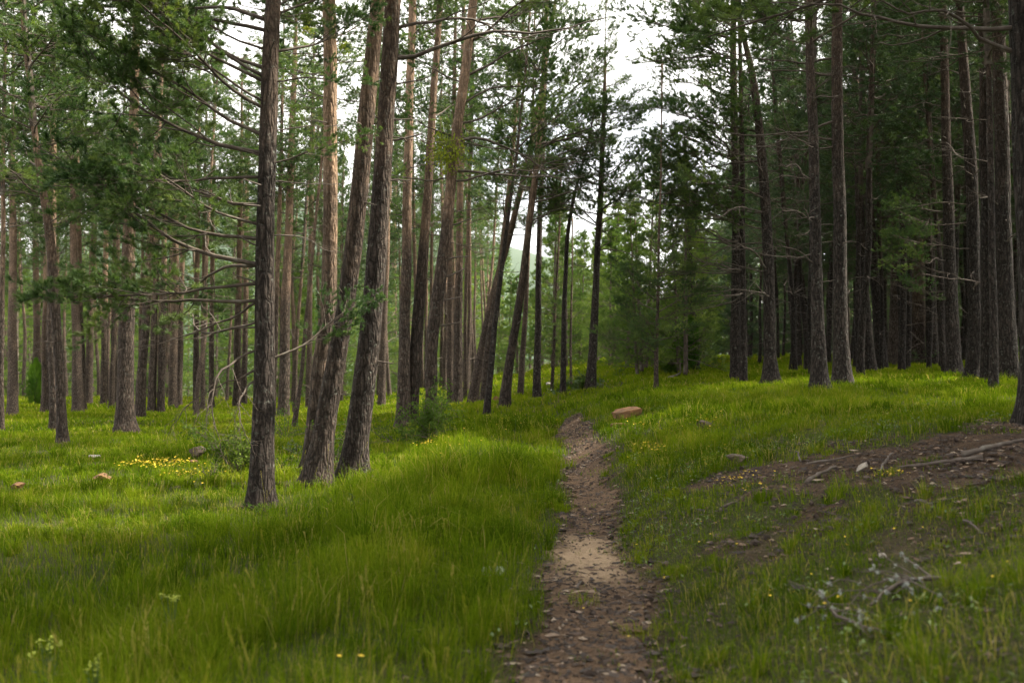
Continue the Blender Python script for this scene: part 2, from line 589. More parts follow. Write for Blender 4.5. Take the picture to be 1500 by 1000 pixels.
def gen_branch(rng, L=3.0, live=True, dens=1.0, bare=0.25, upturn=0.25, wob=0.11, sides=4, fine=True, droop=0.0):
    """one limb along +X with side twigs: (wood MB, shoots P, D, S)"""
    W = MB()
    n = 11
    ax = curve_from((0, 0, 0), 0, rng.uniform(-0.05, 0.15) - droop * 0.3, L, n, rng, wob, upturn - droop)
    r0 = 0.0082 * L + 0.006
    rad = np.linspace(1, 0.14, n + 1) ** 0.9 * r0
    W.add(*[tube(ax, rad, 6)[0]], F4=tube(ax, rad, 6)[1])
    SP, SD, SS = [], [], []

    def shoot(c, t):
        k = min(int(t * (len(c) - 1)), len(c) - 2)
        d = c[k + 1] - c[k]
        d = d / (np.linalg.norm(d) + 1e-9)
        SP.append(c[k] + (c[k + 1] - c[k]) * (t * (len(c) - 1) - k))
        d = d + np.array([0, 0, 0.25]) + rng.normal(0, 0.25, 3)
        SD.append(d / np.linalg.norm(d))
        SS.append(rng.uniform(0.10, 0.2))

    ns = int(L * 6.5 * dens)
    for i in range(ns):
        t = bare + (1 - bare) * (i + rng.random() * 0.8) / ns
        t = min(t, 0.985)
        k = int(t * n)
        p = ax[k] + (ax[min(k + 1, n)] - ax[k]) * (t * n - k)
        h = ax[min(k + 1, n)] - ax[max(k - 1, 0)]
        yaw = math.atan2(h[1], h[0]) + (1 if i % 2 else -1) * rng.uniform(0.55, 1.1)
        ls = L * (0.46 * (1 - t) + 0.11) * rng.uniform(0.65, 1.25)
        c = curve_from(p, yaw, rng.normal(0.05, 0.28) - droop * 0.5, ls, 6, rng, wob * 1.3, upturn - droop * 0.8)
        rs = max(rad[k] * 0.5, 0.004)
        V, F = tube(c, np.linspace(rs, 0.0022, 7), sides)
        W.add(V, F4=F)
        nt_ = max(2, int(ls * 7 * dens))
        for j in range(nt_):
            tt = 0.25 + 0.75 * (j + rng.random()) / nt_
            tt = min(tt, 0.98)
            kk = int(tt * 6)
            pp = c[kk] + (c[kk + 1] - c[kk]) * (tt * 6 - kk)
            hh = c[kk + 1] - c[kk]
            y2 = math.atan2(hh[1], hh[0]) + (1 if j % 2 else -1) * rng.uniform(0.4, 1.0)
            lt = rng.uniform(0.10, 0.32) * (0.75 + 0.15 * L)
            c2 = curve_from(pp, y2, rng.normal(0.15, 0.3) - droop * 0.6, lt, 3, rng, wob * 1.5, upturn - droop * 0.5)
            if fine:
                V, F = tube(c2, np.linspace(0.0035, 0.0018, 4), 3)
                W.add(V, F4=F)
            if live:
                for q in (0.5, 0.8, 0.97):
                    shoot(c2, q)
        if live:
            for q in (0.75, 0.9, 0.99):
                shoot(c, q)
    if live:
        for q in (0.85, 0.95, 0.99):
            shoot(ax, q)
    return W, np.array(SP).reshape(-1, 3), np.array(SD).reshape(-1, 3), np.array(SS)


# branch meshes shared by the near trees (3 m long along +X)
LIVE, DEAD, DROOP = [], [], []
for i in range(7):
    rg = np.random.default_rng(100 + i)
    W, P, D, S = gen_branch(rg, 3.0, True, 0.95 + 0.1 * (i % 3), 0.18 + 0.08 * (i % 4))
    F = MB()
    kp = rg.random(len(P)) < 0.8
    V, T3 = needles(P[kp], D[kp], S[kp] * 0.55, 40, 0.08, 0.0085, rg, 1.15)
    F.add(V, F3=T3)
    LIVE.append((W.mesh('branch_wood', [M_TWIG]), F.mesh('branch_needles', [M_NEEDLE], False)))
for i in range(5):
    rg = np.random.default_rng(200 + i)
    W, P, D, S = gen_branch(rg, 3.0, False, 0.42, 0.22, -0.15 if i % 2 else 0.2, 0.2)
    DEAD.append((W.mesh('dead_branch_wood', [M_DEAD]), None))
for i in range(2):
    rg = np.random.default_rng(260 + i)
    W, P, D, S = gen_branch(rg, 3.0, False, 0.75, 0.25, 0.0, 0.26, droop=0.9)
    DROOP.append((W.mesh('dead_branch_wood', [M_TWIG]), None))
STUB = []
for i in range(3):
    rg = np.random.default_rng(280 + i)
    W = MB()
    c = curve_from((0, 0, 0), 0, rg.uniform(-0.1, 0.2), 3.0, 6, rg, 0.12, 0.1)
    V, F = tube(c, np.linspace(0.13, 0.07, 7), 6)
    W.add(V, F4=F)
    STUB.append((W.mesh('branch_stub', [M_DEAD]), None))

# crown meshes, 10 m tall, for the trees that stand farther off and for the tops above the frame
LOWB = []
for i in range(8):
    rg = np.random.default_rng(300 + i)
    W, P, D, S = gen_branch(rg, 2.6, True, 0.62, 0.22, 0.3, 0.12, 3, False)
    LOWB.append((W.arrays()[0], W.arrays()[2], P, D, S))


def rotm(az, el, roll):
    return np.array((Matrix.Rotation(az, 3, 'Z') @ Matrix.Rotation(-el, 3, 'Y') @ Matrix.Rotation(roll, 3, 'X')))


def crown_mesh(seed, H=10.0, Lmax=2.7, whorl=0.5, nper=4, per=9, ln=0.13, wd=0.017, shape=0.75, el0=-0.05, el1=0.75, mats=(M_TWIG, M_NEEDLE), gap=0.15, low=0.55, dense=1.0):
    rg = np.random.default_rng(seed)
    B = MB()
    z = 0.0
    while z < H - 0.25:
        f = z / H
        Lz = Lmax * ((1 - f) ** shape) * (low + (1 - low) * min(1, f / 0.22))
        a0 = rg.random() * 6.28
        for k in range(nper):
            if rg.random() < gap:
                continue
            L = max(0.35, Lz * rg.uniform(0.6, 1.25))
            M = rotm(a0 + k * 6.283 / nper + rg.normal(0, 0.25), el0 + (el1 - el0) * f ** 1.3 + rg.normal(0, 0.12), rg.normal(0, 0.3))
            s = L / 2.6
            WV, WF, P, D, S = LOWB[rg.integers(len(LOWB))]
            o = np.array([0, 0, z + rg.uniform(-0.2, 0.2)])
            B.add(WV * s @ M.T + o, F4=WF, m=0)
            keep = rg.random(len(P)) < min(1, dense * (0.32 + 0.3 * s))
            V, T3 = needles(P[keep] * s @ M.T + o, D[keep] @ M.T, S[keep] * max(s, 0.7) * 0.7, per, ln, wd, rg, 1.1)
            B.add(V, F3=T3, m=1)
        z += whorl * rg.uniform(0.75, 1.25)
    c = np.array([[0, 0, -0.3], [0, 0, H * 0.5], [0.03, 0, H]])
    V, F = tube(c, [0.09, 0.05, 0.012], 5)
    B.add(V, F4=F, m=0)
    return B.mesh('pine_crown', list(mats), False)


CROWN = [crown_mesh(400 + i, Lmax=2.5 + 0.25 * (i % 3), gap=0.27 + 0.07 * (i % 3), dense=0.92) for i in range(5)]
CROWND = [crown_mesh(420 + i, Lmax=2.6 + 0.25 * (i % 3), per=11, gap=0.15, mats=(M_TWIG, M_NEEDLED), low=0.7) for i in range(5)]
YOUNG = [crown_mesh(440 + i, H=7.0, Lmax=1.75, whorl=0.42, nper=4, per=13, wd=0.012, ln=0.10, shape=0.9, dense=0.9, el0=0.05, mats=(M_TWIG, M_NEEDLEY), gap=0.1, low=0.8) for i in range(4)]

# far wooded hill seen as a glimpse between the trunks
hx = np.linspace(-700, 500, 80)
hy = np.linspace(520, 900, 30)
HX, HY = np.meshgrid(hx, hy)
HZ = -12 + 150 * np.exp(-((HX + 230) / 260) ** 2) * sstep(520, 820, HY) + 48 * np.exp(-((HX - 60) / 160) ** 2) * sstep(520, 760, HY) + 8 * noise2(HX / 40, HY / 40, 20)
ii = (np.arange(29)[:, None] * 80 + np.arange(79)[None, :]).ravel()
B = MB()
B.add(np.stack([HX, HY, HZ], -1).reshape(-1, 3), F4=np.stack([ii, ii + 1, ii + 81, ii + 80], 1))
M_HILL = flat_mat('wooded_hill', (0.045, 0.07, 0.045), 0.95)
kind(obj('hill', B.mesh('hill', [M_HILL])), 'structure')


# ------------------------------------------------------------------ trees
def trunk_from_px(pts, H, sides, dz, rough=0.06, rmin=0.03):
    """pts: (x, y, width) in the photograph from the base up; the trunk stands where its base meets the ground"""
    g = ground_at(pts[0][0], pts[0][1])
    Y = g[1]
    Q = np.array([at_depth(x, y, Y) for x, y, _ in pts])
    Rr = np.array([w_ * Y / FPX / 2 for _, _, w_ in pts])
    base = np.array([g[0], g[1], hgt(g[0], g[1])])
    zt = Q[:, 2] - base[2]
    zt[0] = 0
    sl_ = (Q[-1, 0] - Q[-2, 0]) / max(Q[-1, 2] - Q[-2, 2], 0.1)
    zl, xl, rl = zt[-1], Q[-1, 0], Rr[-1]
    if H > zl + 1:
        zt = np.append(zt, [zl + (H - zl) * 0.5, H])
        xs = np.append(Q[:, 0], [xl + sl_ * (H - zl) * 0.4, xl + sl_ * (H - zl) * 0.65])
        Rr = np.append(Rr, [rl * 0.62, rmin])
    else:
        xs = Q[:, 0].copy()
    z = np.arange(0, zt[-1] + dz, dz)
    x = np.interp(z, zt, xs)
    k = max(3, int(1.0 / dz)) | 1
    xp = np.pad(x, k // 2, 'reflect', reflect_type='odd')
    x = np.convolve(xp, np.ones(k) / k, 'valid')
    r = np.interp(z, zt, Rr)
    sd_ = int(abs(base[0] * 131 + base[1] * 17))
    x = x - base[0] + 0.02 * noise2(z * 0.7, sd_, 1)
    y = 0.035 * noise2(z * 0.5, sd_, 2) * np.minimum(z, 1.5)
    return base, np.stack([x, y, z], 1), r


def trunk_mesh(P, r, sides, rough, seed, flare=1.0):
    flare = flare if sides > 20 else 0.6
    th = np.arange(sides) * 2 * np.pi / sides
    z = P[:, 2][:, None]
    c, s = np.cos(th)[None, :], np.sin(th)[None, :]
    R0 = r[:, None]
    k = 0.55 / 0.16
    m = 1 + rough * (noise3(c * k + seed, s * k, z * 1.1) + 0.7 * noise3(c * k * 2.4, s * k * 2.4 + seed, z * 2.3) + 0.5 * noise3(c * k * 5, s * k * 5, z * 7 + seed))
    lob = 1 + 0.45 * np.cos(3 * th + seed) + 0.3 * np.cos(5 * th + 2 * seed)
    fl = (0.55 * np.exp(-np.maximum(z, 0) / 0.20) * np.clip(lob, 0.05, 2)[None, :] + 0.14 * np.exp(-np.maximum(z, 0) / 0.8)) * flare * 0.72
    P = P.copy()
    P[0, 2] -= 0.15
    V, F = tube(P, r, sides, m + fl)
    B = MB()
    B.add(V, F4=F)
    n = len(P)
    B.add(P[-1:] + [0, 0, 0.02], F3=None)
    j = np.arange(sides)
    top = (n - 1) * sides
    B.F3.append(np.stack([top + j, top + (j + 1) % sides, np.full(sides, B.n - 1)], 1))
    B.m3.append(np.zeros(sides, int))
    return B


HERO = {}


class Tree:
    pass


def hero(key, label, pts, H=17.0, bark=None, near=True, crown=None, cz=0.5, cs=1.0, group=None, name='pine_tree'):
    sides, dz = (26, 0.07) if near else (12, 0.25)
    base, P, r = trunk_from_px(pts, H, sides, dz)
    t = thing(name, label, 'pine tree', base, group)
    seed = (len(HERO) * 3.7) % 50
    obj('trunk', trunk_mesh(P, r, sides, 0.055 if near else 0.05, seed).mesh('trunk', [bark or M_BARK]), t)
    T = Tree()
    T.o, T.base, T.P, T.r = t, base, P, r
    if crown is not None:
        z0 = P[-1, 2] * cz
        k = int(np.argmin(np.abs(P[:, 2] - z0)))
        c = obj('crown', crown, t, P[k])
        hh = (P[-1, 2] - z0) / 10.0
        d = P[-1] - P[k]
        c.rotation_euler = (-math.atan2(d[1], d[2]), math.atan2(d[0], d[2]), 0)
        c.rotation_euler.rotate_axis('Z', random.uniform(0, 6.28))
        c.scale = (cs, cs, hh)
    HERO[key] = T
    return T


def branch(T, z, az, L, el=0.1, pool=LIVE, i=None, roll=None):
    k = int(np.clip(np.searchsorted(T.P[:, 2], z), 0, len(T.P) - 1))
    p = T.P[k]
    a = R(az)
    off = T.r[k] * 0.7
    wm, fm = pool[i % len(pool) if i is not None else random.randrange(len(pool))]
    o = obj('dead_branch' if fm is None else 'branch', wm, T.o, (p[0] + math.cos(a) * off, p[1] + math.sin(a) * off, z))
    o.rotation_euler = Matrix(rotm(a, el, random.uniform(-0.4, 0.4) if roll is None else roll).tolist()).to_euler()
    s = L / 3.0
    o.scale = (s, s, s)
    if fm is not None:
        f = obj('foliage', fm, o)
    return o


def zpx(T, y):
    """height on the trunk that shows at image row y"""
    return at_depth(750, y, T.base[1])[2] - T.base[2]


def whorls(T, z0, z1, step, nper, azc, azs, L0, L1, pool=LIVE, el=(0.0, 0.3), skip=0.0):
    z = z0
    while z < z1:
        for _ in range(nper):
            if random.random() < skip:
                continue
            f = (z - z0) / max(z1 - z0, 0.1)
            branch(T, z + random.uniform(-0.15, 0.15), azc + random.uniform(-azs, azs), (L0 + (L1 - L0) * f) * random.uniform(0.75, 1.25), random.uniform(*el), pool)
        z += step * random.uniform(0.8, 1.2)


def knots(T, n):
    zt = min(T.P[-1, 2] * 0.6, 9)
    for _ in range(n):
        branch(T, random.uniform(1.2, zt), random.choice((random.uniform(-30, 40), random.uniform(150, 215), random.uniform(230, 300))), random.uniform(0.14, 0.34), random.uniform(-0.2, 0.5), STUB)


rc = lambda: random.choice(CROWN)
rd = lambda: random.choice(CROWND)

# --- the row along the near side of the path and the trees round it
T1 = hero('T1', 'dark upright pine alone in the grass, long leafy boughs reaching over the meadow',
          [(382, 745, 35), (385, 640, 32), (387, 500, 29), (390, 300, 26), (396, 110, 24), (400, 0, 22)], 15, M_BARKM, crown=rc(), cz=0.5)
T2 = hero('T2', 'thick leaning pine with a wide spreading foot, crossing the straight orange pine',
          [(462, 712, 42), (472, 640, 31), (498, 500, 27), (513, 400, 26), (529, 250, 25), (555, 0, 21)], 18, M_BARK, crown=rc(), cz=0.55)
T3 = hero('T3', 'thick dark leaning pine closest beside the grassy bank, with a deeply furrowed foot',
          [(518, 704, 42), (524, 640, 33), (541, 500, 32), (549, 400, 30), (560, 250, 26), (575, 0, 24)], 18, M_BARKM, crown=rc(), cz=0.55)
T4 = hero('T4', 'straight orange barked pine just behind the thick leaning pine',
          [(455, 692, 28), (462, 620, 24), (480, 450, 23), (484, 300, 21), (485, 150, 20), (482, 0, 20)], 18, M_BARKO, crown=rc(), cz=0.55)
T5 = hero('T5', 'straight brown pine, slimmer of the touching pair behind the furrowed leaning pine',
          [(590, 627, 20), (593, 500, 16), (595, 400, 15), (598, 250, 13), (605, 0, 11)], 18, crown=rc(), cz=0.6)
T6 = hero('T6', 'leaning brown pine of the touching pair, bending towards the path near its top',
          [(602, 625, 17), (606, 550, 18), (611, 480, 18), (618, 400, 16), (629, 250, 12), (644, 0, 8)], 18, crown=rc(), cz=0.6)
T7 = hero('T7', 'curved pine with leafy growth round its foot and a mistletoe ball high up',
          [(631, 645, 25), (633, 580, 17), (632, 500, 18), (640, 440, 19), (652, 350, 17), (663, 230, 15), (682, 100, 14), (693, 0, 12)], 17, M_BARK, crown=rc(), cz=0.6)
T8 = hero('T8', 'slim straight pine between the furrowed leaning pine and the touching pair', [(558, 596, 11), (566, 400, 8), (572, 200, 6)], 16, M_BARKT, False, rc(), 0.6)
T9 = hero('T9', 'very slim pine close beside the slim one before the touching pair', [(574, 577, 9), (577, 400, 7), (580, 200, 6)], 16, M_BARKT, False, rc(), 0.6)
T10 = hero('T10', 'slim dark pine just behind the curved pine with ivy', [(660, 591, 10), (659, 400, 8), (664, 200, 7)], 17, M_BARKT, False, rc(), 0.6)
T11 = hero('T11', 'straight furrowed pine right beside the slim dark one behind the curved pine', [(670, 591, 15), (672, 400, 11), (676, 200, 9)], 18, M_BARK, False, rc(), 0.6)
T12 = hero('T12', 'thin upright stem before the crossing leaning pines', [(681, 585, 6), (683, 400, 5), (690, 200, 4)], 15, M_BARKT, False, rc(), 0.6)
T13 = hero('T13', 'strongly leaning pine with a broad foot, lowest leaner of the crossing pines', [(692, 590, 16), (707, 500, 12), (722, 430, 11), (746, 350, 10), (775, 225, 8)], 16, M_BARKT, False, None)
T14 = hero('T14', 'leaning dark pine just behind the lowest leaner of the crossing pines', [(707, 589, 10), (716, 500, 9), (731, 400, 7), (748, 250, 6)], 16, M_BARK, False, None)
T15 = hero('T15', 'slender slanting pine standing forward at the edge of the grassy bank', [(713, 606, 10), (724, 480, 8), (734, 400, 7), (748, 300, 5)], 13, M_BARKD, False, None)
T16 = hero('T16', 'tall curved pine with bare layered boughs, largest of those where the path bends', [(739, 597, 17), (744, 540, 13), (757, 470, 12), (767, 400, 11), (785, 250, 9), (796, 130, 8), (801, 0, 6)], 17.5, M_BARK, False)
T17 = hero('T17', 'slim reddish pine directly beyond the tall curved pine by the path bend', [(762, 579, 9), (773, 400, 6), (778, 250, 5)], 15, M_BARKT, False, None)
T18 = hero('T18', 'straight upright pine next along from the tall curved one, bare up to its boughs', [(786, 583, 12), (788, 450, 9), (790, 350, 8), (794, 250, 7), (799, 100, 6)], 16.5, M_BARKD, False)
T19 = hero('T19', 'sapling thin bare stem between two straight pines where the path bends', [(809, 573, 5), (816, 400, 3.5), (820, 320, 3)], 8, M_BARKT, False)
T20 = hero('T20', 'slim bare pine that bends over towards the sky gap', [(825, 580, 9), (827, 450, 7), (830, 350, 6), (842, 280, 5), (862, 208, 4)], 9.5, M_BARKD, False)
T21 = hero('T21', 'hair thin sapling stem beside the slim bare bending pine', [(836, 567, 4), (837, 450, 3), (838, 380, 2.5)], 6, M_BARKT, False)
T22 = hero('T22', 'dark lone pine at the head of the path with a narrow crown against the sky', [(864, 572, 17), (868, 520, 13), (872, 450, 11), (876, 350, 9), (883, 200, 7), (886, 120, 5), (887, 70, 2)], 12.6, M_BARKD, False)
T23 = hero('T23', 'thin pole straight young pine in front of the dense young growth', [(960, 573, 7), (963, 450, 5), (967, 295, 3)], 9, M_BARKT, False)
# --- the stand up the slope
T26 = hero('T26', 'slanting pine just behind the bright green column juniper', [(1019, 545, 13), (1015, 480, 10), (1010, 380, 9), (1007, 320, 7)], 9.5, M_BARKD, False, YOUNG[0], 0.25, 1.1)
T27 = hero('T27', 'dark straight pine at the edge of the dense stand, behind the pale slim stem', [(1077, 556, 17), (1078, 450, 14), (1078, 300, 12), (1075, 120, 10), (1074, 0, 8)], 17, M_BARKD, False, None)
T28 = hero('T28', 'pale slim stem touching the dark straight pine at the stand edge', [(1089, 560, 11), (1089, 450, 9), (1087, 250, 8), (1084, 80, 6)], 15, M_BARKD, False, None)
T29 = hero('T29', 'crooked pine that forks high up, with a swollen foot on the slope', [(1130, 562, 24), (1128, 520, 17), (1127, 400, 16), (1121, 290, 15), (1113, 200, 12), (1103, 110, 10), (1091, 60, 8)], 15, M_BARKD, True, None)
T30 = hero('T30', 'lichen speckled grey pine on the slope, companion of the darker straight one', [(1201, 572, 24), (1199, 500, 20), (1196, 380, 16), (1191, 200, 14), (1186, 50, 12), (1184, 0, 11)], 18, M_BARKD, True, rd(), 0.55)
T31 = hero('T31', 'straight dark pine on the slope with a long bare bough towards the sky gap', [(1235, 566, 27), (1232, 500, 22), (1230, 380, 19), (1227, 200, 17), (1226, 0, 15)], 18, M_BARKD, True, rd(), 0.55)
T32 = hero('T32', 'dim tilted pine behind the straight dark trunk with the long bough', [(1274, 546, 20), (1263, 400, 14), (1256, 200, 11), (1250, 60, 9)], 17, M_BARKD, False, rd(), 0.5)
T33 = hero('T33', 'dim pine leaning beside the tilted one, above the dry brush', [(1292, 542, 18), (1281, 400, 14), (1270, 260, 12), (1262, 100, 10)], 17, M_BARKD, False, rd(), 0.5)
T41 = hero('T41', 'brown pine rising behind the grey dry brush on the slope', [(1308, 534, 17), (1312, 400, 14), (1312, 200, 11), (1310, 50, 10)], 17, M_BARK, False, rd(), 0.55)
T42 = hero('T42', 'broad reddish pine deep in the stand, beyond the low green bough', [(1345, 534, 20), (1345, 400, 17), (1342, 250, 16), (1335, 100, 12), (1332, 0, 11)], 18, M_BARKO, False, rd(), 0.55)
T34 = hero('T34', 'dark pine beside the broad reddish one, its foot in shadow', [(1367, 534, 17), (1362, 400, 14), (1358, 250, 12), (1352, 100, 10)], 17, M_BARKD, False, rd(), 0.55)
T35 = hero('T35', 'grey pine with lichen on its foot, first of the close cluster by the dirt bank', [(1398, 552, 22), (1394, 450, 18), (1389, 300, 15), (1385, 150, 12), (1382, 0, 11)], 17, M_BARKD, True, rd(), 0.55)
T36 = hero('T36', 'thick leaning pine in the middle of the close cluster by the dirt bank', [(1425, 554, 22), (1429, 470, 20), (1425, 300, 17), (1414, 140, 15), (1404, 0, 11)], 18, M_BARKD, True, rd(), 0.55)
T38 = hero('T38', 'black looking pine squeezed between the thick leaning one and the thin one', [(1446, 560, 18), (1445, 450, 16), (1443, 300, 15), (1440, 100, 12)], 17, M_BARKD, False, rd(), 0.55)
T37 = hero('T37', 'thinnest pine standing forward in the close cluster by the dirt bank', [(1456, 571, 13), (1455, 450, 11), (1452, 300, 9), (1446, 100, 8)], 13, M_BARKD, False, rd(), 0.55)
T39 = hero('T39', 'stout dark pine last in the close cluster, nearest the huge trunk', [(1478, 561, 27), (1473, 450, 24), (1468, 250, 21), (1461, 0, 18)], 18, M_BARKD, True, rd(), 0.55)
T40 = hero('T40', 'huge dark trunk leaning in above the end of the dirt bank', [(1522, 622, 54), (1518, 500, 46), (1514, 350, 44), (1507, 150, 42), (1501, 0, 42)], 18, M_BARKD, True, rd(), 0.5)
# --- the open wood across the meadow
hero('L1', 'wavy front pine of a crossing pair, its foot lowest in the meadow grass', [(93, 652, 15), (90, 590, 13), (86, 500, 13), (80, 420, 14), (72, 340, 13), (60, 270, 11), (52, 210, 9)], 14, M_BARK, True, rc(), 0.55)
hero('L1b', 'pine crossing just behind the wavy front pine', [(82, 630, 15), (76, 500, 13), (74, 400, 12), (77, 260, 10), (78, 150, 8)], 15, M_BARK, False, rc(), 0.55)
hero('L2', 'thickest furrowed pine in the meadow, orange higher up', [(183, 632, 27), (184, 570, 23), (186, 450, 22), (189, 350, 18), (194, 240, 15), (198, 100, 12)], 17, M_BARK, True, rc(), 0.55)
L_ = [('L3', 'straight grey pine of the close trio beyond the wavy pair', [(115, 606, 17), (110, 450, 11), (107, 300, 8), (106, 150, 7)]),
      ('L4', 'slim pine touching the straight grey one of the trio', [(122, 602, 9), (117, 430, 8), (114, 250, 7)]),
      ('L5', 'darkest pine of the close trio beyond the wavy pair', [(130, 592, 11), (134, 420, 10), (140, 290, 7)]),
      ('L6', 'pine standing between the dark juniper and the wavy pair', [(70, 602, 10), (71, 450, 9), (75, 250, 8)]),
      ('L7', 'pine rising directly behind the dark round juniper', [(57, 592, 11), (53, 430, 9), (50, 250, 8)]),
      ('L8', 'grey speckled pine with a knotty stem on the meadow edge', [(18, 608, 15), (18, 430, 11), (19, 250, 9)]),
      ('L9', 'slim forward pine at the very edge of the view across the meadow', [(2, 632, 8), (3, 450, 7), (5, 250, 6)]),
      ('L10', 'slim pine halfway between the dark trio and the thickest meadow pine', [(152, 594, 9), (154, 430, 8), (157, 250, 6)]),
      ('L11', 'pine seen close beside the thickest meadow pine, on its trio side', [(167, 594, 10), (168, 430, 8), (171, 250, 6)]),
      ('L12', 'tilted pine right after the thickest meadow pine', [(204, 612, 15), (214, 470, 12), (222, 330, 10), (232, 200, 8)]),
      ('L13', 'pale lit pine just beyond the tilted meadow pine', [(222, 606, 12), (226, 470, 9), (232, 300, 8)]),
      ('L14', 'pine between the pale lit pine and the two close dark stems', [(236, 606, 11), (239, 470, 9), (242, 300, 7)]),
      ('L15', 'stouter of two close dark stems beyond the drooping dead bough', [(253, 598, 13), (256, 450, 11), (258, 300, 9)]),
      ('L16', 'slimmer of two close dark stems beyond the drooping dead bough', [(262, 596, 10), (265, 450, 8), (270, 300, 7)]),
      ('L17', 'pine with a lit edge behind the tips of the drooping dead bough', [(287, 602, 9), (288, 450, 8), (290, 300, 6)]),
      ('L18', 'thin dim pine amid the drooping dead bough', [(297, 600, 7), (298, 450, 6), (300, 300, 5)]),
      ('L19', 'thin dark pine next to the thin dim one behind the dead bough', [(310, 598, 8), (310, 450, 7), (312, 300, 6)]),
      ('L20', 'brightly edged pine close behind the dark upright pine with leafy boughs', [(347, 598, 11), (349, 450, 9), (352, 300, 7)]),
      ('L21', 'slim brightly edged pine nearest the dark upright pine with leafy boughs', [(358, 594, 8), (360, 450, 7), (362, 300, 6)]),
      ('L22', 'slim dark pine showing just past the dark upright pine', [(400, 612, 8), (405, 450, 7), (410, 300, 6)]),
      ('L23', 'sturdy pine midway between the dark upright pine and the leaning trio', [(416, 612, 17), (418, 450, 14), (424, 300, 11), (430, 150, 9)]),
      ('L24', 'skinny tilted pine among the shrub leaves before the leaning trio', [(431, 628, 8), (440, 560, 6), (448, 480, 6), (458, 380, 5), (470, 250, 4)]),
      ('L25', 'slim pine peeping out beside the straight orange pine', [(452, 598, 9), (454, 450, 8), (458, 200, 7)])]
for k_, lab, pts in L_:
    hero(k_, lab, pts, random.uniform(14, 17), M_BARK if random.random() < 0.6 else M_BARKT, False, rc(), random.uniform(0.45, 0.55), random.uniform(0.8, 1.0))

# --- boughs: hand placed ones first
b_ = branch
b_(T1, zpx(T1, 388), 176, 3.2, 0.02, LIVE, 0)
b_(T1, zpx(T1, 388), 160, 2.6, -0.05, LIVE, 3)
b_(T1, zpx(T1, 198), 172, 2.9, 0.22, LIVE, 1)
b_(T1, zpx(T1, 260), 183, 2.3, -0.1, LIVE, 2)
b_(T1, zpx(T1, 300), 150, 2.6, 0.0, LIVE, 4)
b_(T1, zpx(T1, 330), 205, 2.0, -0.05, LIVE, 5)
b_(T1, zpx(T1, 225), 178, 3.0, 0.08, LIVE, 4)
b_(T1, zpx(T1, 350), 178, 2.5, -0.1, LIVE, 0)
b_(T1, zpx(T1, 415), 172, 2.6, -0.15, LIVE, 2)
b_(T1, zpx(T1, 440), 188, 2.4, -0.28, LIVE, 6)
b_(T1, zpx(T1, 470), 165, 1.9, -0.35, DEAD, 0)
b_(T1, zpx(T1, 440), 160, 2.0, -0.3, DEAD, 2)
b_(T1, zpx(T1, 512), 186, 1.7, -0.25, DROOP, 0)
b_(T1, zpx(T1, 540), 176, 1.5, -0.15, DROOP, 1)
b_(T1, zpx(T1, 555), 200, 1.2, -0.45, DROOP, 0)
b_(T1, zpx(T1, 30), 178, 2.8, 0.35, LIVE, 3)
b_(T1, zpx(T1, 45), 165, 2.7, 0.15, LIVE, 2)
b_(T1, zpx(T1, 120), 195, 2.6, 0.15, LIVE, 5)
b_(T1, zpx(T1, 100), 150, 2.6, 0.2, LIVE, 0)
b_(T1, zpx(T1, 150), 215, 1.9, 0.1, LIVE, 6)
for y, az, L, el, po in ((20, 10, 1.7, 0.3, LIVE), (75, 25, 1.8, 0.15, LIVE), (120, 5, 1.3, 0.0, LIVE), (190, 20, 1.0, 0.15, DEAD), (240, 0, 1.3, 0.0, LIVE), (265, 30, 1.0, 0.1, DEAD), (345, 15, 1.1, -0.1, DEAD), (525, 20, 1.6, 0.1, LIVE)):
    b_(T1, zpx(T1, y), az, L, el, po)
for y in (160, 230, 275, 305, 350, 415, 480, 360):
    b_(T1, zpx(T1, y), random.choice((178, 190, 0, 250)), 0.3, 0.2, STUB)
b_(T3, zpx(T3, 85), 4, 3.4, 0.20, DEAD, 1)
b_(T3, zpx(T3, 40), 8, 3.0, 0.05, DEAD, 3)
b_(T3, zpx(T3, 122), 12, 1.3, 0.08, DEAD, 0)
for y, az, L in ((265, 5, 0.35), (175, 200, 0.3), (175, 0, 0.3), (205, 0, 0.5)):
    b_(T3, zpx(T3, y), az, L, 0.05, STUB)
b_(T3, zpx(T3, 200), 10, 0.9, 0.0, DEAD, 2)
whorls(T3, zpx(T3, -60), 9.5, 0.6, 3, 0, 130, 2.4, 3.0, LIVE, (0.0, 0.4))
whorls(T2, zpx(T2, -40), 9.5, 0.7, 3, 120, 120, 2.0, 2.8, LIVE, (0.0, 0.4))
whorls(T4, zpx(T4, 40), 9.5, 0.7, 2, 120, 120, 2.0, 2.6, LIVE, (0.0, 0.4))
for y, az, L, el in ((250, 6, 3.0, 0.02), (265, -8, 2.6, 0.1), (205, 12, 3.4, 0.0), (260, 170, 1.8, 0.1), (150, 5, 2.4, 0.2), (310, 0, 1.2, 0.0), (355, 10, 1.0, -0.1)):
    b_(T7, zpx(T7, y), az, L, el, DEAD)
for y, az, L, el in ((110, 20, 2.8, 0.25), (60, 345, 3.0, 0.25), (30, 40, 3.0, 0.3), (120, 170, 2.0, 0.2), (180, 15, 2.5, 0.1), (200, 200, 1.8, 0.1)):
    b_(T7, zpx(T7, y), az, L, el, LIVE)
whorls(T7, zpx(T7, 0), 13, 0.7, 3, 90, 180, 2.4, 1.6, LIVE, (0.1, 0.5))
for y in (440, 478, 405, 380, 330):
    b_(T7, zpx(T7, y), random.choice((0, 8, -10)), 0.5, 0.2, STUB)
whorls(T16, zpx(T16, 330), zpx(T16, 180), 0.65, 2, 0, 90, 2.4, 3.0, DEAD, (0.0, 0.25))
